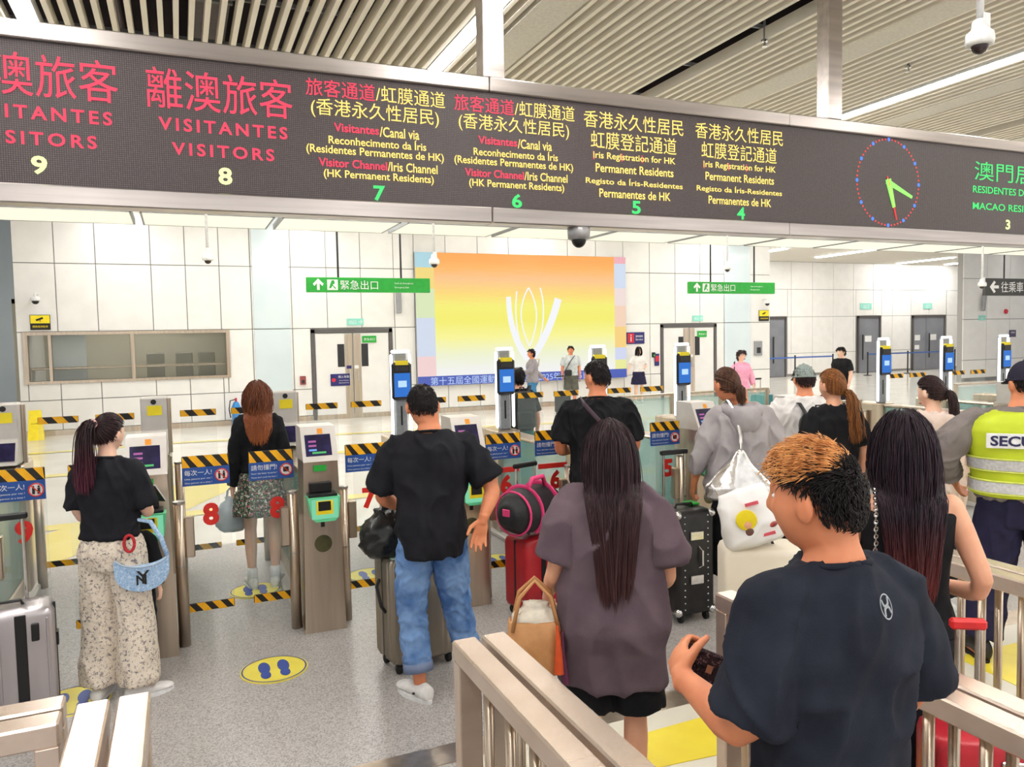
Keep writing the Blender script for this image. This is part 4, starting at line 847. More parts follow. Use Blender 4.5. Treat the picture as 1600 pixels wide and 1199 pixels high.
ARM0 = {'L': ((-.235, -.03, 1.12), (-.24, .05, .87)), 'R': ((.235, -.03, 1.12), (.24, .05, .87))}
LEG0 = {'L': ((-.095, .02, .49), (-.095, -.02, .085)), 'R': ((.095, .02, .49), (.095, -.02, .085))}
def person(label, loc, heading, h, sex='f', arms=None, legs=None, hands=None, top=None, bottom=None, shoes=None, hr=None, skin=SKIN, head=(0, 0, 0), vox=.0085, wide=1., feet=(0, 0), seed=1, group=None, hx=0., hy=0.):
    s = h/1.7; t = thing('person', label, 'person', (loc[0], loc[1], 0), -math.radians(heading), group); t['s'] = s
    A = dict(ARM0); A.update(arms or {}); Lg = dict(LEG0); Lg.update(legs or {}); hands = hands or {}
    sw = {'m': .178, 'f': .152}[sex]*wide; S3 = lambda p: np.array(p, float)*s
    shj = {'L': S3((-sw, -.005, 1.375)), 'R': S3((sw, -.005, 1.375))}
    b = MB(); b.loft([ring(0, cy*s, z*s, rx*s*wide*.97, ry*s*.94*(min(wide, wide**.5) if z < 1.45 else 1)) for z, rx, ry, cy in TORSO[sex]])
    Rh = rotm(*[math.radians(a) for a in head]); pit = math.radians(head[1]); HC = S3((hx, .018+hy+.06*math.sin(pit), 1.587)); HC2 = HC
    head_mesh(b, HC, Rh, s); b.tube([S3((0, -.004, 1.44)), S3((0, .0, 1.5)), HC+Rh@S3((0, -.02, -.05))], np.array([.06, .054, .052])*s*(1 if sex == 'm' else .86), 14)
    arm_path = {}
    for k in 'LR':
        e, w = S3(A[k][0]), S3(A[k][1]); P = smooth_path([shj[k], e, w], 15); arm_path[k] = P; fm = 1. if sex == 'm' else .8
        rad = np.interp(np.linspace(0, 2, 15), [0, .25, .6, 1, 1.3, 1.7, 2], [.054, .056, .05, .043, .044, .034, .027])*s*fm*(1 if wide <= 1 else wide**.5)
        b.tube(P, rad, 14); b.ell(shj[k], (.05*s*fm,)*3, 12, 8)
        hd = hands.get(k, {}); d = hd.get('d', P[-1]-P[-3]); n = hd.get('n', (1 if k == 'L' else -1, .1, 0)); hand_mesh(b, w, d, n, hd.get('side', 1 if k == 'L' else -1)*-1, hd.get('curl', .35), s*(1 if sex == 'm' else .92), hd.get('spread', .05))
    leg_path = {}; fa = {}
    for i, k in enumerate('LR'):
        hp = S3(((-.085 if k == 'L' else .085)*wide, 0, .87)); kn, an = S3(Lg[k][0]), S3(Lg[k][1]); P = smooth_path([hp, kn, an], 15); leg_path[k] = P
        rad = np.interp(np.linspace(0, 2, 15), [0, .5, 1, 1.35, 1.8, 2], [.086, .074, .052, .055, .037, .035])*s*(1 if sex == 'm' else .94)
        b.tube(P, rad, 14); fd = math.radians(feet[i]); f = np.array([math.sin(fd), math.cos(fd), 0]); fa[k] = f
        an0 = np.array([an[0], an[1], 0]); pz = an[2]-.085*s
        b.tube([an0-f*.05*s+(0, 0, .045*s+pz), an0+f*.03*s+(0, 0, .05*s+pz), an0+f*.1*s+(0, 0, .033*s+pz), an0+f*.165*s+(0, 0, .022*s+pz)], np.array([.034, .04, .042, .03])*s, 12, np.array([.034, .042, .03, .018])*s)
    link('body', remesh(b, vox, 3, 'body', skin), t)
    for sx in (-1, 1):
        e = obj('eye', MB().ell((0, 0, 0), (.013*s, .009*s, .0065*s), 12, 8), EYEW, t, tuple(HC+Rh@S3((sx*.031, .0715, .008)))); e.rotation_euler = (0, 0, -math.radians(head[0]))
        obj('iris', MB().ell((0, .006*s, 0), (.0055*s, .004*s, .0055*s), 8, 6), EYEM, e)
    o = obj('mouth', MB().ell((0, 0, 0), (.02*s, .006*s, .006*s), 12, 6), LIPM, t, tuple(HC+Rh@S3((0, .0905, -.064)))); o.rotation_euler = (0, 0, -math.radians(head[0]))
    def garment(name, mb, g, it=4, vx=None):
        me = remesh(mb, vx or max(vox, .009), it, name, g['m'])
        folds(me, g.get('fold', .009)*s, g.get('freq', 26)*2.1, g.get('st', (1, 1, .5)), seed+len(name), mask=g.get('mask'))
        return link(name, me, t)
    def limb_tube(mb, P, t0, t1, radf, n=18):
        tt = np.linspace(t0, t1, 12); PP = np.array([interp_path(P, q/2*(len(P)-1)) for q in tt]); mb.tube(PP, [radf(q) for q in tt], n)
    if bottom:
        g = bottom; mb = MB(); ez = g.get('ease', .012)*s; wz = g.get('waist', .98)
        if g['kind'] == 'skirt':
            zz = np.linspace(g['hem'], wz, 9); R = []
            for z in zz:
                rx, ry, cy = tor(sex, max(z, .84)); f = np.clip((.95-z)/(.95-g['hem']+1e-6), 0, 1)
                rx = rx if z > .8 else .165; rx, ry = (rx*wide+g.get('flare', .08)*f)*s+ez, (ry+g.get('flare', .08)*.9*f)*s+ez
                r_ = ring(0, cy*s, z*s, rx, ry, 56, 2.1); a = np.linspace(0, 2*np.pi, 56, endpoint=False); pl = 1+f*g.get('pleat', .04)*np.sin(a*g.get('np', 11)+.7*np.sin(a*3)); r_[:, :2] *= pl[:, None]; R.append(r_)
            mb.loft(R)
        else:
            zz = np.linspace(.80, wz, 7); mb.loft([ring(0, tor(sex, z)[2]*s, z*s, tor(sex, z)[0]*s*wide+ez, tor(sex, z)[1]*s*(wide**.5)+ez) for z in zz])
            for k in 'LR':
                up, lo = g.get('thigh', .098), g.get('cuff', .075); kn = g.get('knee', (up+lo)/2)
                limb_tube(mb, leg_path[k], 0, g.get('len', 1.93), lambda q: np.interp(q, [0, .6, 1, 1.93], [up, up*.96, kn, lo])*s)
        bo = garment('skirt' if g['kind'] == 'skirt' else ('shorts' if g.get('len', 2) < 1 else 'trousers'), mb, g)
        if g.get('roll'):
            for k in 'LR':
                P = leg_path[k]; a_, b_ = interp_path(P, (g['len']-.07)/2*14), interp_path(P, (g['len']+.06)/2*14); obj('turn_up', MB().tube([a_, b_], (g['cuff']+.012)*s, 20), g['roll'], bo, smooth=True)
    if top:
        g = top; mb = MB(); ez = g.get('ease', .022); hem = g['hem']; nk = g.get('neck', 1.452)
        zz = np.concatenate([np.linspace(hem, 1.36, 10), [1.40, 1.43, nk]]) if g.get('kind') != 'tank' else np.linspace(hem, g.get('tz', 1.3), 9)
        R = []
        for z in zz:
            rx, ry, cy = tor(sex, z); e = ez*(1 if z < 1.38 else .45)
            bx_ = g.get('box', 0.)*np.clip((1.33-z)/.3, 0, 1)
            if g.get('box'): rx = max(rx, np.interp(z, [.8, 1.3], [tor(sex, 1.3)[0]]*2)) if z < 1.3 else rx
            R.append(ring(0, cy*s, z*s, (rx*wide+e+bx_)*s, (ry*wide**.5+e+bx_*.6)*s, 40))
        mb.loft(R)
        if g.get('kind') == 'tank':
            for sx in (-1, 1): mb.tube([S3((sx*.075, -.085, 1.28)), S3((sx*.085, -.075, 1.37)), S3((sx*.08, -.01, 1.425)), S3((sx*.08, .07, 1.37)), S3((sx*.075, .1, 1.28))], .02*s, 8, .012*s)
        else:
            sl = g.get('sleeve', .75)
            for k in 'LR':
                q = .061*s*(1 if sex == 'm' else .88)*wide**.5; mb.ell(shj[k]+S3((0, 0, .002)), (q*1.05, q, q), 16, 12); mb.tube([S3((0, -.012, 1.405)), shj[k]+S3((0, 0, .012))], [.055*s, .055*s], 14)
                r0, r1 = g.get('arm', .075), g.get('cuff', .07); fm = 1 if sex == 'm' else .88
                limb_tube(mb, arm_path[k], 0, sl, lambda q: np.interp(q, [0, sl*.4, sl], [r0*.9, r0, r1])*s*fm)
        to = garment(g.get('name', 'shirt'), mb, g)
        if g.get('collar'): obj('collar', MB().tube([S3((math.sin(a)*.068, -math.cos(a)*.066-.012, 1.452+.012*math.cos(a))) for a in np.linspace(0, 2*np.pi, 25)], .008*s, 8), g['m'], to, smooth=True)
        if g.get('hood'):
            hm = MB(); 
            hm.tube([S3((math.sin(a)*.105, -math.cos(a)*.095-.02, 1.44+.0*math.cos(a)-.045*(math.cos(a) > 0)*math.cos(a))) for a in np.linspace(-2.4, 2.4, 21)], np.interp(np.abs(np.linspace(-2.4, 2.4, 21)), [0, 1, 2.4], [.05, .045, .02])*s, 14); hm.ell(S3((0, -.135, 1.36)), (.1*s, .035*s, .09*s)); me = remesh(hm, .009, 5, 'hood', g['m']); folds(me, .01*s, 30, seed=seed); link('hood', me, to)
    if shoes:
        g = shoes
        for k in 'LR':
            an = S3(Lg[k][1]); f = fa[k]; n = np.array([f[1], -f[0], 0]); an0 = np.array([an[0], an[1], an[2]-.085*s]); Rm = np.stack([n, f, (0, 0, 1)], 1); hgt = g.get('h', .075)
            mb = MB(); RR = []
            for y, w, zt in ((-.085, .022, hgt*.55), (-.075, .036, hgt*.9), (-.03, .042, hgt), (.03, .044, hgt*.95), (.09, .05, hgt*.72), (.14, .05, hgt*.58), (.18, .038, hgt*.45), (.198, .015, hgt*.3)):
                a = np.linspace(0, 2*np.pi, 16, endpoint=False); RR.append(np.stack([np.cos(a)*w, np.full(16, y), np.clip(zt/2+.012+np.sin(a)*zt/2*1.05, .012, 1)], 1)*s)
            mb.loft(RR); so = link('shoe', mb.mesh('shoe', g['m'], True), t, tuple(an0)); so.rotation_euler = (0, 0, -math.atan2(f[0], f[1]))
            q = MB(); a = np.linspace(0, 2*np.pi, 28, endpoint=False); out = np.stack([np.cos(a)*np.where(np.sin(a) > 0, .054, .046), .055+np.sin(a)*.148, 0*a], 1)*s; q.loft([out, out+(0, 0, .022*s)]); obj('sole', q, g.get('sole', WHITES), so)
            if g.get('sock'): obj('sock', MB().tube([(0, -.02*s, .05*s), (0, -.02*s, .17*s)], [.043*s, .042*s], 14), g['sock'], so, smooth=True)
            if g.get('holes'):
                for hx, hy, hz in ((0, .1, .058), (-.022, .12, .05), (.022, .12, .05), (.0, .145, .044), (-.025, .085, .058), (.025, .085, .058), (.046, .0, .045), (-.046, .0, .045)): obj('vent_hole', MB().ell((hx*s, hy*s, hz*s), (.009*s, .009*s, .006*s), 8, 6), BLACKP, so)
    if hr:
        a = dict(hr); st = a.pop('style'); m = a.pop('m'); tm = a.pop('topm', None)
        H = link('hair', hair(st, HC, Rh, s, sex, seed, **a).mesh('hair', m, True), t)
        if tm:
            r = np.random.default_rng(seed+5); d = roots(r, 3200, lambda v: (v[:, 2] > .42+.25*np.clip(-v[:, 1], 0, 1)) & (v[:, 1] > -.7) & hairline(v)); S = 6; f = np.tile(np.array([.1, .8, .1]), (len(d), 1))+r.normal(size=d.shape)*.28+np.stack([.5*np.sin(d[:, 1]*14), 0*d[:, 0], 0*d[:, 0]], 1); f = f-d*np.sum(f*d, 1, keepdims=True)
            P = np.stack([d*HR*1.07+(f*.045+d*.01)*k/(S-1)+d*.006*math.sin(math.pi*k/(S-1)) for k in range(S)], 1); mb = MB(); strand_mesh(mb, (P*s)@Rh.T+HC, .0016*s); obj('dyed_top', mb, tm, H, smooth=True)
    t['hc'] = tuple(HC); PEOPLE[label] = dict(t=t, s=s, HC=HC, R=Rh, arm=arm_path, leg=leg_path); return t
PEOPLE = {}
def wpt(t, p):                                                  # local -> world
    a = t.rotation_euler.z; c, q = math.cos(a), math.sin(a); return np.array([t.location.x+c*p[0]-q*p[1], t.location.y+q*p[0]+c*p[1], p[2]])
# ---------------------------------------------------------------- people in the photograph
def cloth(name, c, c2=None, bump=.12, bs=140, rough=.85, **k): return mat(name, c, rough, 0, c2 or tuple(v*.86 for v in c), 9, bump=bump, bscale=bs, spec=.2, **k)
BLK = cloth('black_jersey', (36, 36, 42), (26, 26, 31)); BLK2 = cloth('black_cotton', (30, 30, 33), (20, 20, 23)); NAVYC = cloth('navy_cloth', (44, 42, 70), (36, 34, 58)); MAUVE = cloth('mauve_grey_jersey', (106, 90, 98), (94, 78, 87)); GREYH = cloth('grey_marl_fleece', (172, 166, 168), (156, 150, 152)); WHT = cloth('white_jersey', (240, 236, 234), (228, 224, 222)); CREAM = cloth('cream_pink_fleece', (238, 218, 208), (226, 204, 194)); SHIRTG = cloth('guard_grey_shirt', (132, 124, 122), (118, 110, 108))
def denim():
    m = cloth('blue_denim', (124, 158, 206), (72, 108, 164), .25, 220); return m
DENIM = denim(); DENIMT = cloth('denim_turn_up', (126, 140, 170), (110, 124, 156), .3, 300)
def print_mat(name, base, cols, scale, th):
    m = mat(name, base, .85, spec=.2, bump=.1, bscale=150); nt = m.node_tree; b = nt.nodes['Principled BSDF']; tc = [n for n in nt.nodes if n.type == 'TEX_COORD'][0]; prev = None
    for i, c in enumerate(cols):
        v = nt.nodes.new('ShaderNodeTexNoise'); v.inputs['Scale'].default_value = scale*(1+.35*i); v.inputs['Detail'].default_value = 4; v.inputs['Roughness'].default_value = .7
        mp = nt.nodes.new('ShaderNodeMapping'); mp.inputs['Location'].default_value = (i*3.1, i*1.7, i*5.3); nt.links.new(tc.outputs['Object'], mp.inputs[0]); nt.links.new(mp.outputs[0], v.inputs['Vector'])
        r = nt.nodes.new('ShaderNodeValToRGB'); r.color_ramp.interpolation = 'LINEAR'; r.color_ramp.elements[0].position = th; r.color_ramp.elements[1].position = th+.04; nt.links.new(v.outputs['Fac'], r.inputs[0])
        mx = nt.nodes.new('ShaderNodeMixRGB'); nt.links.new(r.outputs[0], mx.inputs[0]); mx.inputs[2].default_value = lin(c)
        if prev is None: mx.inputs[1].default_value = lin(base)
        else: nt.links.new(prev, mx.inputs[1])
        prev = mx.outputs[0]
    nt.links.new(prev, b.inputs['Base Color']); return m
FLORAL = print_mat('cream_floral_print', (226, 214, 198), [(160, 148, 142), (112, 106, 110), (204, 186, 166)], 44, .57); GREENP = print_mat('green_floral_print', (38, 62, 54), [(222, 222, 206), (96, 140, 100), (200, 120, 130)], 42, .55)
HBLK = hair_mat('hair_black', (34, 27, 28), (18, 14, 16)); HDB = hair_mat('hair_dark_brown', (62, 42, 42), (34, 23, 25)); HRED = hair_mat('hair_dark_red_tips', (56, 32, 36), (28, 18, 22), (104, 46, 66), 1.1, 1.45); HAUB = hair_mat('hair_auburn', (134, 76, 48), (84, 46, 32), (186, 108, 66), 1.15, 1.45); HTANK = hair_mat('hair_plum_red_tips', (52, 34, 46), (26, 18, 26), (118, 50, 46), .98, 1.3); HPLUM = hair_mat('hair_straight_plum', (66, 44, 50), (34, 23, 28), (84, 54, 54), 1.0, 1.35); HBRN = hair_mat('hair_brown_gold', (156, 98, 50), (100, 60, 32)); HBLOND = hair_mat('hair_dyed_blond', (236, 172, 106), (186, 116, 60))
SHW = mat('white_shoe', (240, 238, 236), .5); SHB = mat('black_shoe', (30, 28, 30), .5); SOLEB = mat('black_sole', (20, 20, 20), .7); PINKS = mat('pink_shoe_trim', (236, 170, 176), .5)

p1 = person('woman in black tee and cream floral trousers with dark red ponytail', (-.385, 4.72), 22, 1.57, 'f', {'R': ((.2, .04, 1.1), (.12, .24, 1.12)), 'L': ((-.2, .0, 1.1), (-.1, .2, 1.05))}, {'L': ((-.10, .02, .49), (-.11, .0, .085)), 'R': ((.1, .03, .49), (.13, -.02, .085))},
            {'R': dict(d=(-.1, .5, .6), n=(-.6, .4, .2), curl=.6)}, dict(m=BLK, hem=.985, ease=.02, sleeve=.78, arm=.072, cuff=.08, fold=.014, collar=True), dict(kind='trousers', m=FLORAL, thigh=.1, knee=.102, cuff=.112, len=1.97, ease=.01, fold=.014, freq=22, st=(1, 1, .25)), dict(m=SHW), dict(style='pony', m=HRED, L=.42, tie=(-.01, -.1, .055), N=1300, r0=.003), SKIN3, (18, 8, 0), seed=3, feet=(-8, 45))
p2 = person('girl with long auburn hair and green floral skirt inside lane eight', (.55, 6.42), 4, 1.63, 'f', {'L': ((-.2, -.03, 1.12), (-.22, .03, .84)), 'R': ((.19, -.04, 1.12), (.17, .1, .92))}, None, {'L': dict(curl=1.1)},
            dict(m=BLK2, hem=.97, ease=.022, sleeve=1.93, arm=.066, cuff=.05, name='cardigan', fold=.01), dict(kind='skirt', m=GREENP, hem=.62, flare=.075, waist=1.03), dict(m=SHW, h=.085, sock=WHITES), dict(style='long', m=HAUB, L=.42, N=1500, wave=.22, ease=.03, r0=.0032), SKIN3, (6, 4, 0), seed=4, feet=(-8, 14), vox=.01, wide=.92)
p3 = person('man in black tee and blue jeans with white clogs leaning on a trunk', (1.22, 4.0), 10, 1.70, 'm', {'R': ((.34, -.07, 1.14), (.25, -.17, .99)), 'L': ((-.27, .1, 1.1), (-.14, .32, .98))}, {'L': ((-.12, .05, .5), (-.09, -.04, .085)), 'R': ((.13, .08, .49), (.22, .14, .085))},
            {'R': dict(d=(-.25, -.05, -1), n=(.1, -1, -.2), curl=.3, spread=.1), 'L': dict(curl=.7)}, dict(m=BLK, hem=.79, ease=.026, sleeve=.82, arm=.08, cuff=.084, fold=.018, freq=20, collar=True), dict(kind='trousers', m=DENIM, thigh=.098, knee=.078, cuff=.07, len=1.8, ease=-.004, fold=.012, waist=.93, freq=30, roll=DENIMT, st=(1, 1, .9)), dict(m=SHW, holes=True, h=.085), dict(style='short', m=HBLK, L=.02, N=1700, r0=.0022), SKIN2, (-4, 10, 0), seed=5, wide=1.0, vox=.0062, feet=(-30, 25), hx=-.03)
p4 = person('man in black tee with a purple shoulder strap before lane six', (2.7, 4.78), 24, 1.77, 'm', {'L': ((-.27, .02, 1.1), (-.16, .26, 1.06)), 'R': ((.26, .0, 1.1), (.16, .25, 1.02))}, None, {'L': dict(curl=.8)},
            dict(m=BLK2, hem=.84, ease=.022, sleeve=.75, arm=.078, cuff=.082, fold=.014, collar=True), dict(kind='trousers', m=BLK, cuff=.08, len=1.95), dict(m=SHB, sole=SOLEB), dict(style='short', m=HBLK, L=.02, N=1500, r0=.0024), SKIN2, (-42, 4, 0), seed=6, wide=1.03)
p5 = person('woman in mauve grey tee with long straight plum hair seen from behind', (1.52, 2.6), 26, 1.6, 'f', {'L': ((-.24, -.03, 1.09), (-.27, .15, .93)), 'R': ((.24, -.04, 1.09), (.2, .16, .95))}, None, {'L': dict(curl=.9)},
            dict(m=MAUVE, hem=.64, ease=.024, sleeve=.8, arm=.088, cuff=.1, fold=.028, freq=13, box=.025, st=(1, 1, .4), collar=True), dict(kind='trousers', m=BLK2, len=.92, thigh=.12, cuff=.135, waist=1.0), dict(m=SHW), dict(style='long', m=HPLUM, L=.62, N=3600, ease=.035, r0=.0018, gather=.8), SKIN, (0, 4, 0), seed=7, wide=1.06)
p6 = person('person in grey hoodie with a silver sling bag', (3.56, 4.3), 24, 1.7, 'f', {'L': ((-.29, -.03, 1.1), (-.31, .08, .87)), 'R': ((.28, -.04, 1.1), (.28, .12, .9))}, None, {'L': dict(curl=1.0)},
            dict(m=GREYH, hem=.84, ease=.03, sleeve=1.45, arm=.078, cuff=.06, fold=.018, hood=True, name='hoodie', freq=20, box=.035), dict(kind='skirt', m=BLK2, hem=.28, flare=.05, waist=1.0, pleat=.02), dict(m=SHB, sole=SOLEB), dict(style='pony', m=hair_mat('hair_short_brown', (96, 62, 44), (60, 38, 30)), L=.1, tie=(.01, -.1, -.03), N=1000, r0=.003), SKIN2, (-30, 8, 0), seed=8, wide=1.06, hx=-.09)
p7 = person('man in grey-green cap and white tee with a black backpack', (4.62, 4.8), 32, 1.67, 'm', {'L': ((-.29, -.02, 1.08), (-.24, .2, .95))}, None, None,
            dict(m=WHT, hem=.84, ease=.03, sleeve=.75, arm=.088, cuff=.09, fold=.014), dict(kind='trousers', m=BLK, cuff=.08), dict(m=SHB), dict(style='short', m=HDB, L=.03, N=1000, r0=.0028), SKIN2, (-12, 5, 0), seed=9, wide=1.08)
p8 = person('woman with brown-gold ponytail and black top beside the capped man', (4.23, 4.12), 12, 1.67, 'f', {'L': ((-.22, .02, 1.1), (-.12, .22, 1.02))}, None, None,
            dict(m=BLK2, hem=.9, ease=.03, sleeve=.8, arm=.085, cuff=.088, fold=.014), dict(kind='trousers', m=BLK, cuff=.08), dict(m=SHB), dict(style='pony', m=HBRN, L=.36, tie=(.03, -.1, -.045), N=1200, wave=.2, r0=.003), SKIN, (-15, 4, 0), seed=10)
p9 = person('woman in black tank top with long plum hair and reddish tips', (2.375, 1.98), 38, 1.64, 'f', {'R': ((.27, -.06, 1.06), (.12, .18, 1.03)), 'L': ((-.24, .0, 1.08), (-.14, .22, 1.05))}, None, None,
            dict(m=BLK2, kind='tank', hem=.9, ease=.014, tz=1.35, fold=.006, name='tank_top'), dict(kind='trousers', m=BLK, cuff=.1), dict(m=SHW), dict(style='long', m=HTANK, L=.6, N=3600, ease=.02, wave=.05, r0=.0019, gather=.75), SKIN, (-6, 4, 0), seed=11)
p10 = person('man in navy-black sports tee with blond-dyed hair in the right foreground', (1.28, 1.25), 2, 1.70, 'm', {'L': ((-.22, .0, 1.1), (-.21, .26, 1.125)), 'R': ((.27, .0, 1.1), (.2, .25, 1.0))}, None, {'L': dict(d=(.35, .75, .35), n=(.85, -.25, -.45), curl=.95)},
             dict(m=cloth('navy_black_sports_jersey', (42, 46, 58), (32, 35, 46), .2, 320), hem=.72, ease=.018, sleeve=.86, arm=.07, cuff=.078, fold=.018, freq=18, collar=True), dict(kind='trousers', m=BLK, cuff=.09), dict(m=SHB), dict(style='spiky', m=HBLK, topm=HBLOND, L=.03, N=4000, r0=.0014, lift=.004), SKIN2, (-30, 2, 0), seed=12, wide=.91, vox=.0062, hx=-.03)
p11 = person('woman with dark ponytail in cream hooded top left of the guard', (4.70, 3.7), 16, 1.62, 'f', {'L': ((-.24, .04, 1.1), (-.15, .25, 1.05))}, None, None,
             dict(m=CREAM, hem=.72, ease=.032, sleeve=1.9, arm=.08, cuff=.056, fold=.018, hood=True, name='hooded_top', box=.02), dict(kind='trousers', m=BLK, cuff=.08), dict(m=SHW), dict(style='pony', m=HDB, L=.32, tie=(.02, -.1, -.01), N=1000, r0=.003), SKIN3, (-22, 10, 0), seed=13)
p12 = person('security guard in yellow vest and navy cap at the right edge', (4.43, 2.9), 48, 1.74, 'm', {'L': ((-.43, -.06, 1.19), (-.33, .14, 1.0)), 'R': ((.4, -.06, 1.18), (.28, .14, 1.0))}, {'L': ((-.15, .02, .49), (-.2, -.02, .085)), 'R': ((.15, .02, .49), (.2, -.02, .085))}, None,
             dict(m=SHIRTG, hem=.95, ease=.024, sleeve=1.85, arm=.088, cuff=.06, fold=.016, collar=True), dict(kind='trousers', m=NAVYC, thigh=.118, knee=.1, cuff=.098, len=1.9, fold=.014, st=(1, 1, .3)), dict(m=SHB, h=.13, sole=SOLEB), dict(style='short', m=HBLK, L=.02, N=900, r0=.0026), SKIN2, (-25, 3, 0), seed=14, wide=1.3, feet=(-15, 15))
# small child half hidden by the floral trousers
p13 = person('small child in black long sleeves half hidden by the floral trousers', (-.30, 4.985), 20, 1.02, 'f', {'R': ((.22, -.04, 1.12), (.26, -.06, .9)), 'L': ((-.22, .0, 1.1), (-.2, .15, .95))}, None, {'R': dict(curl=.7)},
             dict(m=BLK2, hem=.8, ease=.03, sleeve=1.9, arm=.085, cuff=.06, fold=.01), dict(kind='trousers', m=BLK, cuff=.09), dict(m=SHB), dict(style='short', m=HBLK, L=.03, N=500, r0=.004), SKIN3, (0, 0, 0), seed=15)
# far people
TEALC = cloth('teal_cloth', (30, 120, 116), (24, 102, 98)); PINKC = cloth('pink_cloth', (240, 170, 196), (230, 156, 184)); GREYJ = cloth('grey_jacket', (156, 150, 156), (140, 134, 140)); BLUSH = cloth('blue_shorts', (70, 130, 176)); LGT = cloth('pale_grey_trousers', (206, 212, 214)); KHAKI = cloth('olive_grey_shorts', (100, 100, 92))
F = dict(vox=.014)
p14 = person('woman in teal clothes with dark backpack behind the lane six scanner', (3.52, 8.05), 8, 1.6, 'f', None, None, None, dict(m=BLK2, hem=.95, sleeve=.8), dict(kind='trousers', m=TEALC, cuff=.1, thigh=.115, len=1.9), dict(m=SHB), dict(style='short', m=HBLK, L=.05, N=300), SKIN, seed=16, **F)
p15 = person('woman in grey jacket walking left past the bright screen', (7.95, 17.3), -80, 1.65, 'f', {'L': ((-.2, .12, 1.14), (-.18, .38, 1.12)), 'R': ((.2, -.14, 1.12), (.2, -.36, .95))}, {'L': ((-.09, .14, .5), (-.09, .1, .085)), 'R': ((.09, -.02, .49), (.09, -.22, .12))}, None, dict(m=GREYJ, hem=.86, sleeve=1.9, cuff=.06, ease=.035), dict(kind='trousers', m=BLUSH, len=.85, thigh=.11, cuff=.12), dict(m=SHW), dict(style='short', m=HBLK, L=.05, N=300), SKIN2, (0, 0, 0), seed=17, **F)
p16 = person('man with dark sling bag in front of the bright screen', (9.75, 18.7), -160, 1.68, 'm', None, None, None, dict(m=LGT, hem=.9, sleeve=.8), dict(kind='trousers', m=KHAKI, len=.95, thigh=.11, cuff=.12), dict(m=SHW), dict(style='short', m=HBLK, L=.05, N=300), SKIN2, (0, 0, 0), seed=18, **F)
p17 = person('woman in white tee and navy skirt standing by the white wall', (12.0, 18.85), 190, 1.6, 'f', {'L': ((-.24, .02, 1.12), (-.12, .22, 1.08)), 'R': ((.3, .0, 1.13), (.36, .06, .95))}, None, None, dict(m=WHT, hem=.96, sleeve=.75, arm=.085, cuff=.09), dict(kind='skirt', m=NAVYC, hem=.58, flare=.06), dict(m=SHW), dict(style='long', m=HBLK, L=.35, N=260, r0=.008), SKIN3, (5, 8, 0), seed=19, feet=(12, -12), **F)
p18 = person('woman in pink top beside the teal suitcase', (10.2, 12.3), 185, 1.6, 'f', {'L': ((-.26, .0, 1.12), (-.24, .12, .92))}, None, None, dict(m=PINKC, hem=.86, sleeve=1.7, arm=.08, cuff=.06), dict(kind='trousers', m=LGT, len=1.9, cuff=.08), dict(m=SHW), dict(style='short', m=HDB, L=.07, N=350, r0=.007), SKIN3, (0, 0, 0), seed=20, **F)
p19 = person('boy in black tee walking left before the grey doors', (12.95, 12.4), -95, 1.6, 'm', {'R': ((.3, -.14, 1.16), (.2, .02, .98))}, {'L': ((-.09, .12, .5), (-.09, .08, .085))}, None, dict(m=BLK2, hem=.85, sleeve=.8, ease=.03), dict(kind='trousers', m=BLK, cuff=.08), dict(m=SHW), dict(style='short', m=HBLK, L=.06, N=350, r0=.007), SKIN3, (0, 0, 0), seed=21, **F)
# ---------------------------------------------------------------- clothing details, bags and luggage
def on_head(p, mb):
    D = PEOPLE[p['label']]; mb.v = [(v*D['s'])@D['R'].T+D['HC'] for v in mb.v]; return mb
def cap_mesh(p, m, brim=True):
    h = MB(); h.ell((0, 0, 0), (1, 1, 1), 32, 20); v = h.v[0]; f = [q for q in h.f if all(v[i][2] > .12-.12*v[i][1]*0 for i in q)]
    c = MB(); P = v*HR*np.array([1.13, 1.12, 1.12])+np.array([0, -.002, .006]); c.add(P, f)
    a = np.linspace(0, 2*np.pi, 33); z = HR[2]*.12*1.12; c.tube([(np.cos(t)*HR[0]*1.14, np.sin(t)*HR[1]*1.13-.002, .006+z+.004) for t in a], .006, 8)
    o = link('cap', on_head(p, c).mesh('cap', m, True), p)
    b = MB(); n = 15; A = np.linspace(.35, np.pi-.35, n); R = []
    inn = np.stack([np.cos(A)*HR[0]*1.12, np.sin(A)*HR[1]*1.1, np.full(n, .02)], 1); out = np.stack([np.cos(A)*HR[0]*1.1, np.sin(A)*HR[1]*1.1+.062*np.sin(A)**.7, .02-.018*np.sin(A)], 1)
    V = np.vstack([inn, out, inn+(0, 0, -.005), out+(0, 0, -.005)]); F = [(i, i+1, n+i+1, n+i) for i in range(n-1)]+[(2*n+i, 3*n+i, 3*n+i+1, 2*n+i+1) for i in range(n-1)]+[(n+i, n+i+1, 3*n+i+1, 3*n+i) for i in range(n-1)]
    b.add(V, F); link('brim', on_head(p, b).mesh('brim', m), o); k = MB(); k.ell((0, 0, HR[2]*1.12+.008), (.008, .008, .005), 8, 6); link('button', on_head(p, k).mesh('button', m), o); return o
cap_mesh(p7, cloth('grey_green_cap', (156, 168, 164), (140, 152, 148))); gc = cap_mesh(p12, cloth('navy_cap', (46, 44, 60), (36, 34, 50)))
def torso_shell(p, sex, wide, zs, ease, vox=.01, it=3, m=None, name='vest', fold=.01, seed=2):
    s = p['s']; mb = MB(); mb.loft([ring(0, tor(sex, z)[2]*s, z*s, (tor(sex, z)[0]*wide+ease*(1 if z < 1.36 else .7))*s, (tor(sex, z)[1]*wide**.5+ease)*s, 44) for z in zs]); me = remesh(mb, vox, it, name, m); folds(me, fold*s, 16, (1, 1, .5), seed); return link(name, me, p)
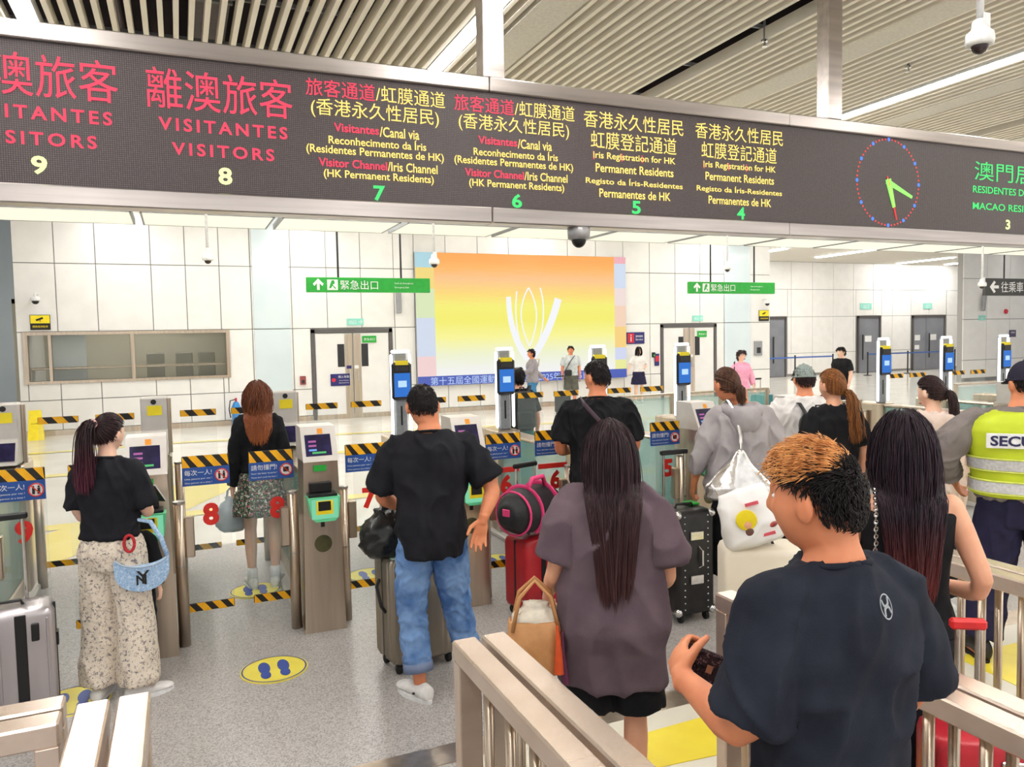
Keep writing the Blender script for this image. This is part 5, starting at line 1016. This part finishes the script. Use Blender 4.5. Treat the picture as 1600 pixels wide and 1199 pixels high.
HIVIS = mat('hi_vis_lime', (206, 222, 50), .6, 0, (190, 206, 40), 6, bump=.08, bscale=200); SILV = mat('reflective_silver', (214, 214, 214), .35, .2, (190, 190, 192), 60); PIPE = mat('vest_piping', (232, 238, 120), .5)
v = torso_shell(p12, 'm', 1.3, [.97, 1.05, 1.15, 1.25, 1.33, 1.38, 1.42, 1.44], .055, m=HIVIS); s = p12['s']
for z in (1.15, 1.025):
    mb = MB(); R = [ring(0, tor('m', zz)[2]*s, zz*s, (tor('m', zz)[0]*1.3+.072)*s, (tor('m', zz)[1]*1.3**.5+.073)*s, 44) for zz in (z-.028, z+.028)]; mb.loft(R, cap=False); obj('reflective_band', mb, SILV, v, smooth=True)
    for dz in (-.034, .034):
        zz = z+dz; obj('band_edge', MB().tube(np.vstack([ring(0, tor('m', zz)[2]*s, zz*s, (tor('m', zz)[0]*1.3+.069)*s, (tor('m', zz)[1]*1.3**.5+.07)*s, 44)]*1+[ring(0, tor('m', zz)[2]*s, zz*s, (tor('m', zz)[0]*1.3+.069)*s, (tor('m', zz)[1]*1.3**.5+.07)*s, 44)[:1]]), .005, 5), PIPE, v)
pl = obj('name_plate', bx(-.215, .215, -.004, 0, -.042, .042, .002), WHITES, v, (0, -.205*s, 1.29*s)); text('SECURITY', mat('print_navy', (40, 40, 84), .5), pl, (0, -.007, 0), width=.39, height=.058, bold=.03)
obj('shoulder_band', bx(-.2, -.1, -.15, -.14, 1.36, 1.42, .004), SILV, v); obj('shoulder_band', bx(.1, .2, -.15, -.14, 1.36, 1.42, .004), SILV, v)
# sports logo on the foreground tee
LOGO = mat('logo_silver', (170, 176, 182), .4); s = p10['s']
sh10 = [c for c in p10.children if c.name.startswith('shirt')][0]
a = np.linspace(0, 2*np.pi, 36, endpoint=False); yb = -.158
def ringflat(r0, r1): return MB().add(np.vstack([np.stack([np.cos(a)*r, 0*a, np.sin(a)*r], 1) for r in (r0, r1)]), [(i, (i+1) % 36, 36+(i+1) % 36, 36+i) for i in range(36)])
hits = [sh10.ray_cast(Vector((.02+dx, -.6, 1.385+dz)), Vector((0, 1, 0)))[1] for dx, dz in ((-.025, 0), (.025, 0), (0, -.025), (0, .025), (0, 0))]
hn_ = (hits[1]-hits[0]).cross(hits[3]-hits[2]).normalized(); hn_ = -hn_ if hn_.y > 0 else hn_; hp_ = hits[4]+hn_*(.002+max(0., max((h-hits[4]).dot(hn_) for h in hits)))
em = obj('emblem', ringflat(.026, .0232), LOGO, sh10, tuple(hp_+hn_*.004)); em.rotation_euler = hn_.to_track_quat('-Y', 'Z').to_euler()
for sgn in (1, -1):
    t_ = np.linspace(-1, 1, 9); out = [(x*.013, sgn*(.017-.0135*(1-x**4))) for x in t_]; inn = [(x*.0165, sgn*(.0165-.0185*(1-x**4))) for x in t_]
    obj('emblem_mark', MB().prism(out+inn[::-1], -.001, .001, lambda p, q, w: (p, w, q)), LOGO, em)
def held(name, label, cat, p, anchor, group=None):
    w = wpt(p, np.array(anchor)*p['s']); t = thing(name, label, cat, tuple(w), p.rotation_euler.z, group); return t
# phone, blue bag
def palm(p, k, f=.05):
    D = PEOPLE[p['label']]; P = D['arm'][k]; return (P[-1])/D['s']
t = held('phone', 'dark phone with white rim in the floral-trousered woman\'s hand', 'phone', p1, palm(p1, 'R')+np.array([.0, .1, .05]))
R = rotm(.2, -.7); obj('case', MB().box(-.038, .038, -.005, .005, -.075, .075, .004, R=R), WHITEP, t); obj('display', MB().box(-.034, .034, -.007, -.005, -.07, .07, R=R), BLACKP, t)
DBAG = print_mat('blue_check_denim', (158, 188, 220), [(196, 214, 234), (136, 168, 206)], 60, .54)
t = thing('handbag', 'light blue denim half-moon handbag hanging from the woman\'s arm', 'handbag', (-.235, 4.60, .62), -.05); t.scale = (.9, .9, .9)
out = [(-.145, .2)]+[(-.145+.06*0+math.cos(b)*.0, 0) for b in ()]; N = 20
lo = [(math.cos(b)*.15, .12+math.sin(b)*.12) for b in np.linspace(math.pi, 2*math.pi, N)]; up = [(x, -0+.225-.075*(1-(x/.15)**2)**.5) for x in np.linspace(.135, -.135, N)]
poly = [(-.15, .2)]+lo+[(.15, .2)]+up; me = MB().prism(poly, -.03, .03, lambda p, q, w: (p, w, q)); body = obj('bag_body', me, DBAG, t)
text('N', BLACKS, body, (-.004, -.033, .072), height=.06, bold=.02); text('Y', BLACKS, body, (.006, -.034, .088), height=.08, bold=.01); obj('piping', MB().tube([(p, -.031, q) for p, q in up], .006, 6), mat('pale_blue_trim', (186, 208, 230), .6), body)
obj('strap', MB().tube([(-.14, 0, .2), (-.11, .02, .32), (-.03, .07, .42), (.05, .06, .40), (.11, .02, .3), (.14, 0, .2)], .014, 8, .006), DBAG, t, smooth=True)
obj('charm', MB().tube([(-.06+math.cos(b)*.028, -.035, .3+math.sin(b)*.05) for b in np.linspace(0, 2*np.pi, 17)], .009, 8), mat('red_cord', (188, 36, 44), .6), t, smooth=True)
# grey plastic bag of the girl
PLB = mat('grey_plastic_film', (190, 196, 202), .3, 0, (170, 178, 186), 10, bump=.4, bscale=18)
def sack(mb, C, rx, ry, rz, neck, seed, top=None):
    r = np.random.default_rng(seed); R = []
    for k, z in enumerate(np.linspace(-1, 1, 12)):
        f = (1-abs(min(z+.15, 1))**3*.75) if z > -.15 else (1-abs(z+.15)**4*.8); f = max(f, neck if z > .6 else .2); R.append(ring(C[0], C[1], C[2]+z*rz, rx*f, ry*f, 24, 2.2)*1)
        R[-1][:, :2] += r.normal(size=(24, 2))*rx*.05
    mb.loft(R); return mb
t = held('plastic_bag', 'grey plastic carrier bag in the skirted girl\'s left hand', 'bag', p2, palm(p2, 'L')+np.array([-.02, .02, -.2])); obj('bag_body', sack(MB(), (0, 0, -.02), .12, .06, .14, .35, 3), PLB, t, smooth=True); obj('handle', MB().tube([(-.03, 0, .1), (-.02, 0, .17), (0, 0, .19), (.02, 0, .17), (.03, 0, .1)], .008, 6), PLB, t)
# luggage
def suitcase(label, loc, rz, w, d, h, m, trim, ribs=12, rib=.004, pole=0., corner=None, seam=True, name='suitcase', dark=BLACKP, group=None, ph_=.085):
    t = thing(name, label, 'suitcase', (loc[0], loc[1], 0), rz, group); z0 = .06; n = 420 if rib else 96; a = np.linspace(0, 2*np.pi, n, endpoint=False)
    def rr(z, k, zz):
        q = ring(0, 0, zz, w/2*k, d/2*k, n, 9.); 
        per = np.cumsum(np.r_[0, np.linalg.norm(np.diff(q[:, :2], axis=0), axis=1)]); ph = per*2*np.pi/.036; mod = rib*(np.sin(ph) if ribs else 0*ph); L = np.linalg.norm(q[:, :2], axis=1, keepdims=True); q[:, :2] += q[:, :2]/L*mod[:, None]; return q
    body = obj('shell', MB().loft([rr(0, k, zz) for k, zz in ((.86, z0), (.95, z0+.012), (1, z0+.04), (1, (z0+h)/2), (1, h-.04), (.95, h-.012), (.86, h), (.3, h+.002))]), m, t, smooth=True)
    if seam: obj('seam', bx(-w/2-.004, w/2+.004, -.008, .008, z0+.02, h-.01, .003), dark, body)
    for sx in (-1, 1):
        for sy in (-1, 1):
            wh = obj('wheel', MB().lathe([(.028, -.012), (.03, -.008), (.03, .008), (.028, .012)], (0, 0, .03), 16, R=[(0, 0, 1), (1, 0, 0), (0, 1, 0)]), RUBBER, t, (sx*(w/2-.05), sy*(d/2-.045), 0)); obj('fork', bx(-.02, .02, -.012, .012, .035, .075, .004), dark, wh)
    if pole:
        hd = obj('telescopic_handle', MB().tube([(-ph_, d/2-.03, h-.02), (-ph_, d/2-.03, pole)], .009, 8).tube([(ph_, d/2-.03, h-.02), (ph_, d/2-.03, pole)], .009, 8), CHROME, t); obj('grip', bx(-ph_-.025, ph_+.025, d/2-.045, d/2-.015, pole-.01, pole+.025, .008), dark, hd)
    obj('carry_handle', MB().tube([(-.07, 0, h), (-.06, 0, h+.025), (.06, 0, h+.025), (.07, 0, h)], .009, 8), dark, t); obj('lock', bx(w/2-.002, w/2+.012, -.035, .035, h*.62, h*.62+.07, .004), dark, t)
    if corner:
        for sx in (-1, 1):
            for sy in (-1, 1):
                for zz in (z0+.02, h-.02): obj('corner_guard', MB().ell((sx*(w/2-.018), sy*(d/2-.018), zz), (.03, .03, .03), 10, 8), corner, t, smooth=True)
    return t
SILVER = mat('silver_case', (186, 180, 182), .25, .6, (172, 166, 168), 8, stretch=(1, 1, .1)); OLIVE = mat('olive_grey_case', (150, 140, 126), .35, .55, (136, 126, 112), 8, stretch=(1, 1, .1)); REDC = mat('red_case', (178, 34, 44), .35, 0, (160, 28, 38), 8); CREAMC = mat('cream_case', (240, 230, 212), .4, 0, (234, 223, 204), 5); TEALK = mat('teal_case', (20, 110, 116), .35); BLKC = mat('black_trunk', (40, 38, 38), .35, .2, (28, 27, 28), 12)
t = suitcase('silver grey suitcase with raised handle at the left edge', (-.87, 4.62), .12, .42, .25, .62, SILVER, None, ribs=0, rib=0, pole=1.06)
for zz, xx in ((.47, -.1), (.32, -.12)): obj('label_sticker', bx(xx-.03, xx+.03, -.132, -.127, zz, zz+.04), WHITES, t)
obj('side_latch', bx(.105, .14, -.14, -.12, .46, .55, .004), BLACKP, t); obj('zip_band', bx(.035, .085, -.131, -.12, .07, .6, .003), BLACKP, t)
for xx in (-.16, -.1, -.04, .17): obj('groove_rib', bx(xx, xx+.012, -.130, -.12, .1, .57, .003), SILVER, t)
t = suitcase('olive grey ribbed trunk beside the man in jeans', (1.245, 4.45), .15, .42, .28, .69, OLIVE, None, ribs=1, rib=.004, corner=None); obj('top_edge', bx(-.2, .2, -.13, .13, .688, .695, .003), mat('pale_green_rim', (170, 200, 180), .4), t)
obj('side_handle', MB().tube([(-.212, -.04, .36), (-.235, -.03, .4), (-.235, .03, .5), (-.212, .04, .54)], .01, 8), BLACKP, t)
t = thing('plastic_bag', 'black plastic sack resting on the olive trunk', 'bag', (1.06, 4.40, .70)); obj('bag_body', sack(MB(), (0, 0, .13), .15, .11, .14, .4, 5), mat('black_film', (34, 36, 36), .25, 0, (22, 23, 24), 10, bump=.6, bscale=16), t, smooth=True); obj('tie', MB().tube([(0, 0, .26), (.02, 0, .32)], [.02, .035], 8), mat('black_film', (34, 36, 36)), t)
t = suitcase('red suitcase under the black duffel bag', (2.27, 4.93), .3, .40, .26, .56, REDC, None, ribs=0, rib=0, pole=1.03); obj('zip_band', bx(-.07, -.03, -.136, -.128, .08, .55), BLACKP, t)
DUF = mat('black_nylon', (34, 34, 38), .55, 0, (24, 24, 27), 20, bump=.3, bscale=30); PNK = mat('pink_webbing', (236, 66, 128), .5)
t = thing('duffel_bag', 'black duffel bag with pink straps on the red suitcase', 'duffel bag', (2.21, 4.87, .60), .5)
mb = MB(); mb.tube([(x, 0, .155) for x in np.linspace(-.27, .27, 11)], np.array([.07, .125, .15, .155, .155, .155, .155, .155, .15, .125, .07]), 24); me = remesh(mb, .012, 3, 'bag_body', DUF); folds(me, .012, 18, (1, 1, 1), 4); bo = link('bag_body', me, t)
for x in (-.1, .1): obj('strap', MB().tube([(x, math.cos(b)*.17, .155+math.sin(b)*.168) for b in np.linspace(-.9, math.pi+.9, 17)], .02, 6, .006, up=(1, 0, 0)), PNK, bo)
obj('handle', MB().tube([(-.1, -.05, .31), (-.06, -.06, .38), (.06, -.06, .38), (.1, -.05, .31)], .016, 8), PNK, bo, smooth=True); obj('end_patch', MB().box(-.285, -.275, -.03, .03, .15, .2, .004), PNK, bo); obj('piping', MB().tube([(-.2, math.cos(b)*.15, .155+math.sin(b)*.15) for b in np.linspace(0, 2*np.pi, 24)], .008, 6), PNK, bo)
t = suitcase('tall black trunk with metal latches before the hooded person', (3.14, 4.38), -.05, .30, .30, .76, BLKC, None, ribs=0, rib=0, pole=1.12, corner=CHROME)
for zz in (.3, .6):
    obj('latch', bx(-.05, .05, -.165, -.15, zz-.03, zz+.03, .004), CHROME, t)
rv = MB().ell((0, 0, 0), (.006, .004, .006), 8, 6).mesh('rivet', CHROME)
for xx in (-.09, .09):
    for zz in np.arange(.1, .74, .045): link('rivet', rv, t, (xx, -.15, float(zz)))
obj('green_tag', bx(.05, .13, .0, .1, .765, .78, .004), GREENS, t); obj('front_handle', MB().tube([(.02, -.15, .38), (.03, -.18, .4), (.03, -.18, .5), (.02, -.15, .52)], .008, 8), CHROME, t)
suitcase('cream hard suitcase under the white carrier bag', (2.86, 3.3), -.5, .42, .27, .80, CREAMC, None, ribs=0, rib=0, seam=False)
t = thing('carrier_bag', 'white carrier bag with a yellow print on the cream suitcase', 'bag', (2.79, 3.25, .83), -.55)
mb = MB(); mb.loft([ring(0, 0, z, rx, ry, 28, 3.5) for z, rx, ry in ((0, .13, .07), (.02, .15, .085), (.12, .15, .08), (.2, .14, .06), (.26, .125, .035), (.29, .12, .02))]); me = remesh(mb, .01, 2, 'bag_body', mat('white_bag_film', (244, 242, 240), .35, 0, (236, 234, 232), 8)); folds(me, .012, 22, (1, 1, 1), 6); bo = link('bag_body', me, t, (0, 0, 0), (0, -.28, 0))
for (px, pz, r_, mm) in ((-.02, .15, .055, GOLD), (-.02, .13, .03, mat('print_peach', (238, 178, 140), .5)), (-.02, .085, .022, mat('print_brown', (110, 76, 66), .5))): obj('print', MB().ell((px, -.088-.02*(.055-r_), pz), (r_, .006, r_), 14, 8), mm, bo)
for px, pz, s_ in ((.03, .225, 'SALE'), (.07, .05, 'GIFT')): obj('print', bx(px-.035, px+.035, -.085, -.075, pz-.008, pz+.008), mat('print_red', (226, 96, 110), .5), bo)
t = suitcase('red cabin suitcase at the bottom right corner', (2.24, 1.60), -.55, .30, .20, .70, mat('bright_red_case', (226, 58, 72), .3, 0, (210, 46, 62), 8), None, ribs=0, rib=0, pole=1.0, ph_=.03, dark=mat('red_plastic', (220, 40, 44), .4))
obj('print', bx(-.06, .0, -.105, -.1, .58, .6), WHITES, t); obj('lock_plate', bx(.03, .1, -.106, -.1, .62, .65, .003), CHROME, t); obj('print', bx(.03, .09, -.105, -.1, .47, .53), mat('print_pale_pink', (248, 206, 210), .5), t)
# tan bag
TAN = mat('tan_leather', (206, 150, 98), .5, 0, (190, 134, 84), 14, bump=.1); LIN_ = mat('cream_lining', (240, 230, 212), .7, bump=.4, bscale=20)
t = thing('handbag', 'tan leather bucket bag with cream drawstring lining on the woman\'s arm', 'handbag', (1.225, 2.68, .655), -.4)
bo = obj('bag_body', MB().loft([ring(0, 0, z, rx, ry, 28, 3.) for z, rx, ry in ((0, .105, .065), (.015, .115, .075), (.1, .115, .072), (.2, .105, .058), (.205, .098, .05), (.15, .095, .05))]), TAN, t, smooth=True); obj('lining', sack(MB(), (0, 0, .2), .09, .05, .07, .5, 8), LIN_, bo, smooth=True)
for sy in (-1, 1): obj('handle', MB().tube([(-.09, sy*.05, .17), (-.06, sy*.04, .3), (.0, sy*.02, .36), (.06, sy*.04, .3), (.09, sy*.05, .17)], .008, 8), TAN, bo, smooth=True)
obj('tassel', MB().tube([(.08, -.07, .2), (.085, -.08, .1), (.085, -.08, .02)], [.005, .014, .02], 10), mat('orange_tassel', (230, 90, 40), .6), bo); obj('tassel', MB().tube([(.1, -.07, .18), (.1, -.08, .1), (.11, -.08, -.02)], [.004, .008, .016], 8), mat('plum_tassel', (96, 40, 70), .6), bo)
# silver sling bag
SILB = mat('silver_leather', (240, 238, 236), .22, .9, (214, 211, 209), 10, bump=.5, bscale=14)
t = held('sling_bag', 'silver slouchy sling bag on the hooded person\'s back', 'bag', p6, (-.06, -.225, .84))
mb = MB(); mb.loft([ring(0, 0, z, rx, ry, 32, 2.6) for z, rx, ry in ((0, .19, .05), (.02, .225, .075), (.08, .22, .078), (.16, .15, .06), (.25, .07, .04), (.32, .025, .02))]); me = remesh(mb, .01, 2, 'bag_body', SILB); folds(me, .022, 24, (1, 1, .3), 3); bo = link('bag_body', me, t)
obj('strap', MB().tube([(0, 0, .3), (0.01, .04, .42), (.0, .075, .52), (-.02, .1, .60), (-.04, .17, .655), (-.06, .25, .62)], .012, 8, .005), SILB, bo); obj('clasp', MB().tube([(0, .0, .31), (.005, .02, .37)], .012, 8), CHROME, bo)
# backpacks
def backpack(label, p, anchor, w, h, d, m, strap=True):
    t = held('backpack', label, 'backpack', p, anchor); mb = MB(); mb.loft([ring(0, 0, z*h, w/2*k, d/2*k, 28, 3.4) for z, k in ((0, .8), (.06, .97), (.5, 1), (.85, .95), (.97, .75), (1, .4))]); me = remesh(mb, .012, 2, 'bag_body', m); folds(me, .012, 18, (1, 1, 1), 5); bo = link('bag_body', me, t)
    obj('pocket', bx(-w*.32, w*.32, -d/2-.03, -d/2+.02, h*.12, h*.48, .02), m, bo)
    for sx in (-1, 1): obj('strap', MB().tube([(sx*w*.25, d/2-.02, h*.9), (sx*w*.42, d/2+.05, h+.06), (sx*w*.48, d/2+.14, h+.05), (sx*w*.5, d/2+.28, h*.75)], .022, 8, .007), m, bo)
    obj('top_loop', MB().tube([(-.03, d/2-.03, h*.97), (-.02, d/2-.03, h+.05), (.02, d/2-.03, h+.05), (.03, d/2-.03, h*.97)], .008, 6), m, bo); return t
backpack('black backpack worn by the capped man in white', p7, (.06, -.26, .92), .30, .42, .14, DUF)
backpack('dark backpack on the teal-clothed woman past lane six', p14, (0, -.2, 1.0), .28, .4, .14, DUF)
t = held('sling_strap', 'purple shoulder strap with small bag worn across the man in black', 'bag', p4, (0, 0, 1.0)); SLG = mat('purple_strap', (98, 80, 92), .6)
s = p4['s']; P = [(.2, -.12, -.02), (.17, -.165, .08), (.08, -.175, .22), (-.03, -.165, .34), (-.1, -.11, .42), (-.115, -.03, .45), (-.11, .06, .41), (-.05, .15, .25), (.1, .165, .05), (.2, .06, -.05)]
obj('strap', MB().tube(np.array(P)*s, .02, 8, .005), SLG, t); obj('pouch', bx(.17, .29, -.06, .1, -.22, -.02, .03), DUF, t)
# chain strap
t = held('chain_bag', 'silver chain strap of a small bag over the tank-top woman\'s left shoulder', 'bag', p9, (-.1, -.1, 1.25)); lk = MB().tube([(math.cos(b)*.006, 0, math.sin(b)*.009) for b in np.linspace(0, 2*np.pi, 9)], .0022, 5).mesh('chain_link', CHROME); pa = arc3 = np.array([(-.005, .09, .18), (-.015, .03, .17), (-.02, -.02, .1), (-.02, -.025, 0), (-.03, -.02, -.1), (-.05, -.01, -.2)])
seg = np.vstack([np.linspace(pa[i], pa[i+1], 8, endpoint=False) for i in range(5)])
for i, q in enumerate(seg): link('chain_link', lk, t, tuple(q), (0, .2, 1.57*(i % 2)))
obj('pouch', bx(-.12, .04, .0, .06, -.36, -.22, .02), BLKC, t)
# wallet and envelope
pw = palm(p10, 'L')
t = held('wallet', 'dark patterned wallet in the foreground man\'s left hand', 'wallet', p10, pw+np.array([.075, .06, .0])); R = rotm(.5, .2, .35); obj('cover', MB().box(-.045, .065, -.012, .012, -.04, .04, .006, R=R), print_mat('dark_pattern', (52, 36, 40), [(120, 92, 92), (26, 18, 22)], 70, .55), t); obj('clasp', MB().box(.03, .045, -.016, -.012, -.01, .01, R=R), CHROME, t)
t = held('envelope', 'cream paper envelope held under the wallet', 'envelope', p10, pw+np.array([.13, .05, -.065])); R = rotm(.5, .9, .2); obj('paper', MB().box(-.07, .09, -.002, .002, -.045, .045, R=R), mat('cream_paper', (244, 214, 176), .7), t); obj('flap', MB().box(-.07, .09, -.0035, -.002, .0, .045, R=R), mat('cream_paper', (244, 214, 176)), t)
# far luggage
suitcase('teal suitcase standing beside the woman in pink', (10.6, 12.15), .2, .42, .28, .72, TEALK, None, ribs=0, rib=0, pole=1.02)
suitcase('small dark suitcase pulled by the woman in the grey jacket', (8.75, 17.25), .1, .36, .24, .5, BLKC, None, ribs=0, rib=0, pole=.95)
t = held('sling_bag', 'beige sling bag across the woman in the grey jacket', 'bag', p15, (.19, -.05, .92)); obj('bag_body', bx(-.02, .05, -.12, .1, -.1, .08, .02), mat('beige_bag', (214, 196, 168), .6), t); obj('strap', MB().tube([(.03, 0, .08), (-.06, -.15, .35), (-.2, -.13, .52), (-.3, .0, .5)], .012, 6), mat('beige_bag', (214, 196, 168)), t)
t = held('sling_bag', 'dark sling bag across the man by the bright screen', 'bag', p16, (.1, .17, .98)); obj('bag_body', bx(-.1, .1, -.02, .05, -.08, .08, .02), DUF, t); obj('strap', MB().tube([(.06, 0, .08), (-.06, .0, .3), (-.2, -.1, .46)], .012, 6), DUF, t)
t = held('shoulder_bag', 'dark shoulder bag at the side of the woman in pink', 'bag', p18, (.26, 0, .98)); obj('bag_body', bx(-.03, .05, -.12, .12, -.12, .1, .02), DUF, t); obj('strap', MB().tube([(0, .08, .1), (-.05, .06, .3), (-.1, 0, .46), (-.05, -.06, .3), (0, -.08, .1)], .012, 6), DUF, t)
D = PEOPLE[p1['label']]; obj('hair_tie', MB().tube([tuple(D['HC']+D['R']@(np.array([-.01+.02*math.cos(b), -.108-.006*math.sin(b), .06+.02*math.sin(b)])*D['s'])) for b in np.linspace(0, 2*np.pi, 15)], .008, 8), mat('pink_tie', (236, 186, 182), .6), p1, smooth=True)
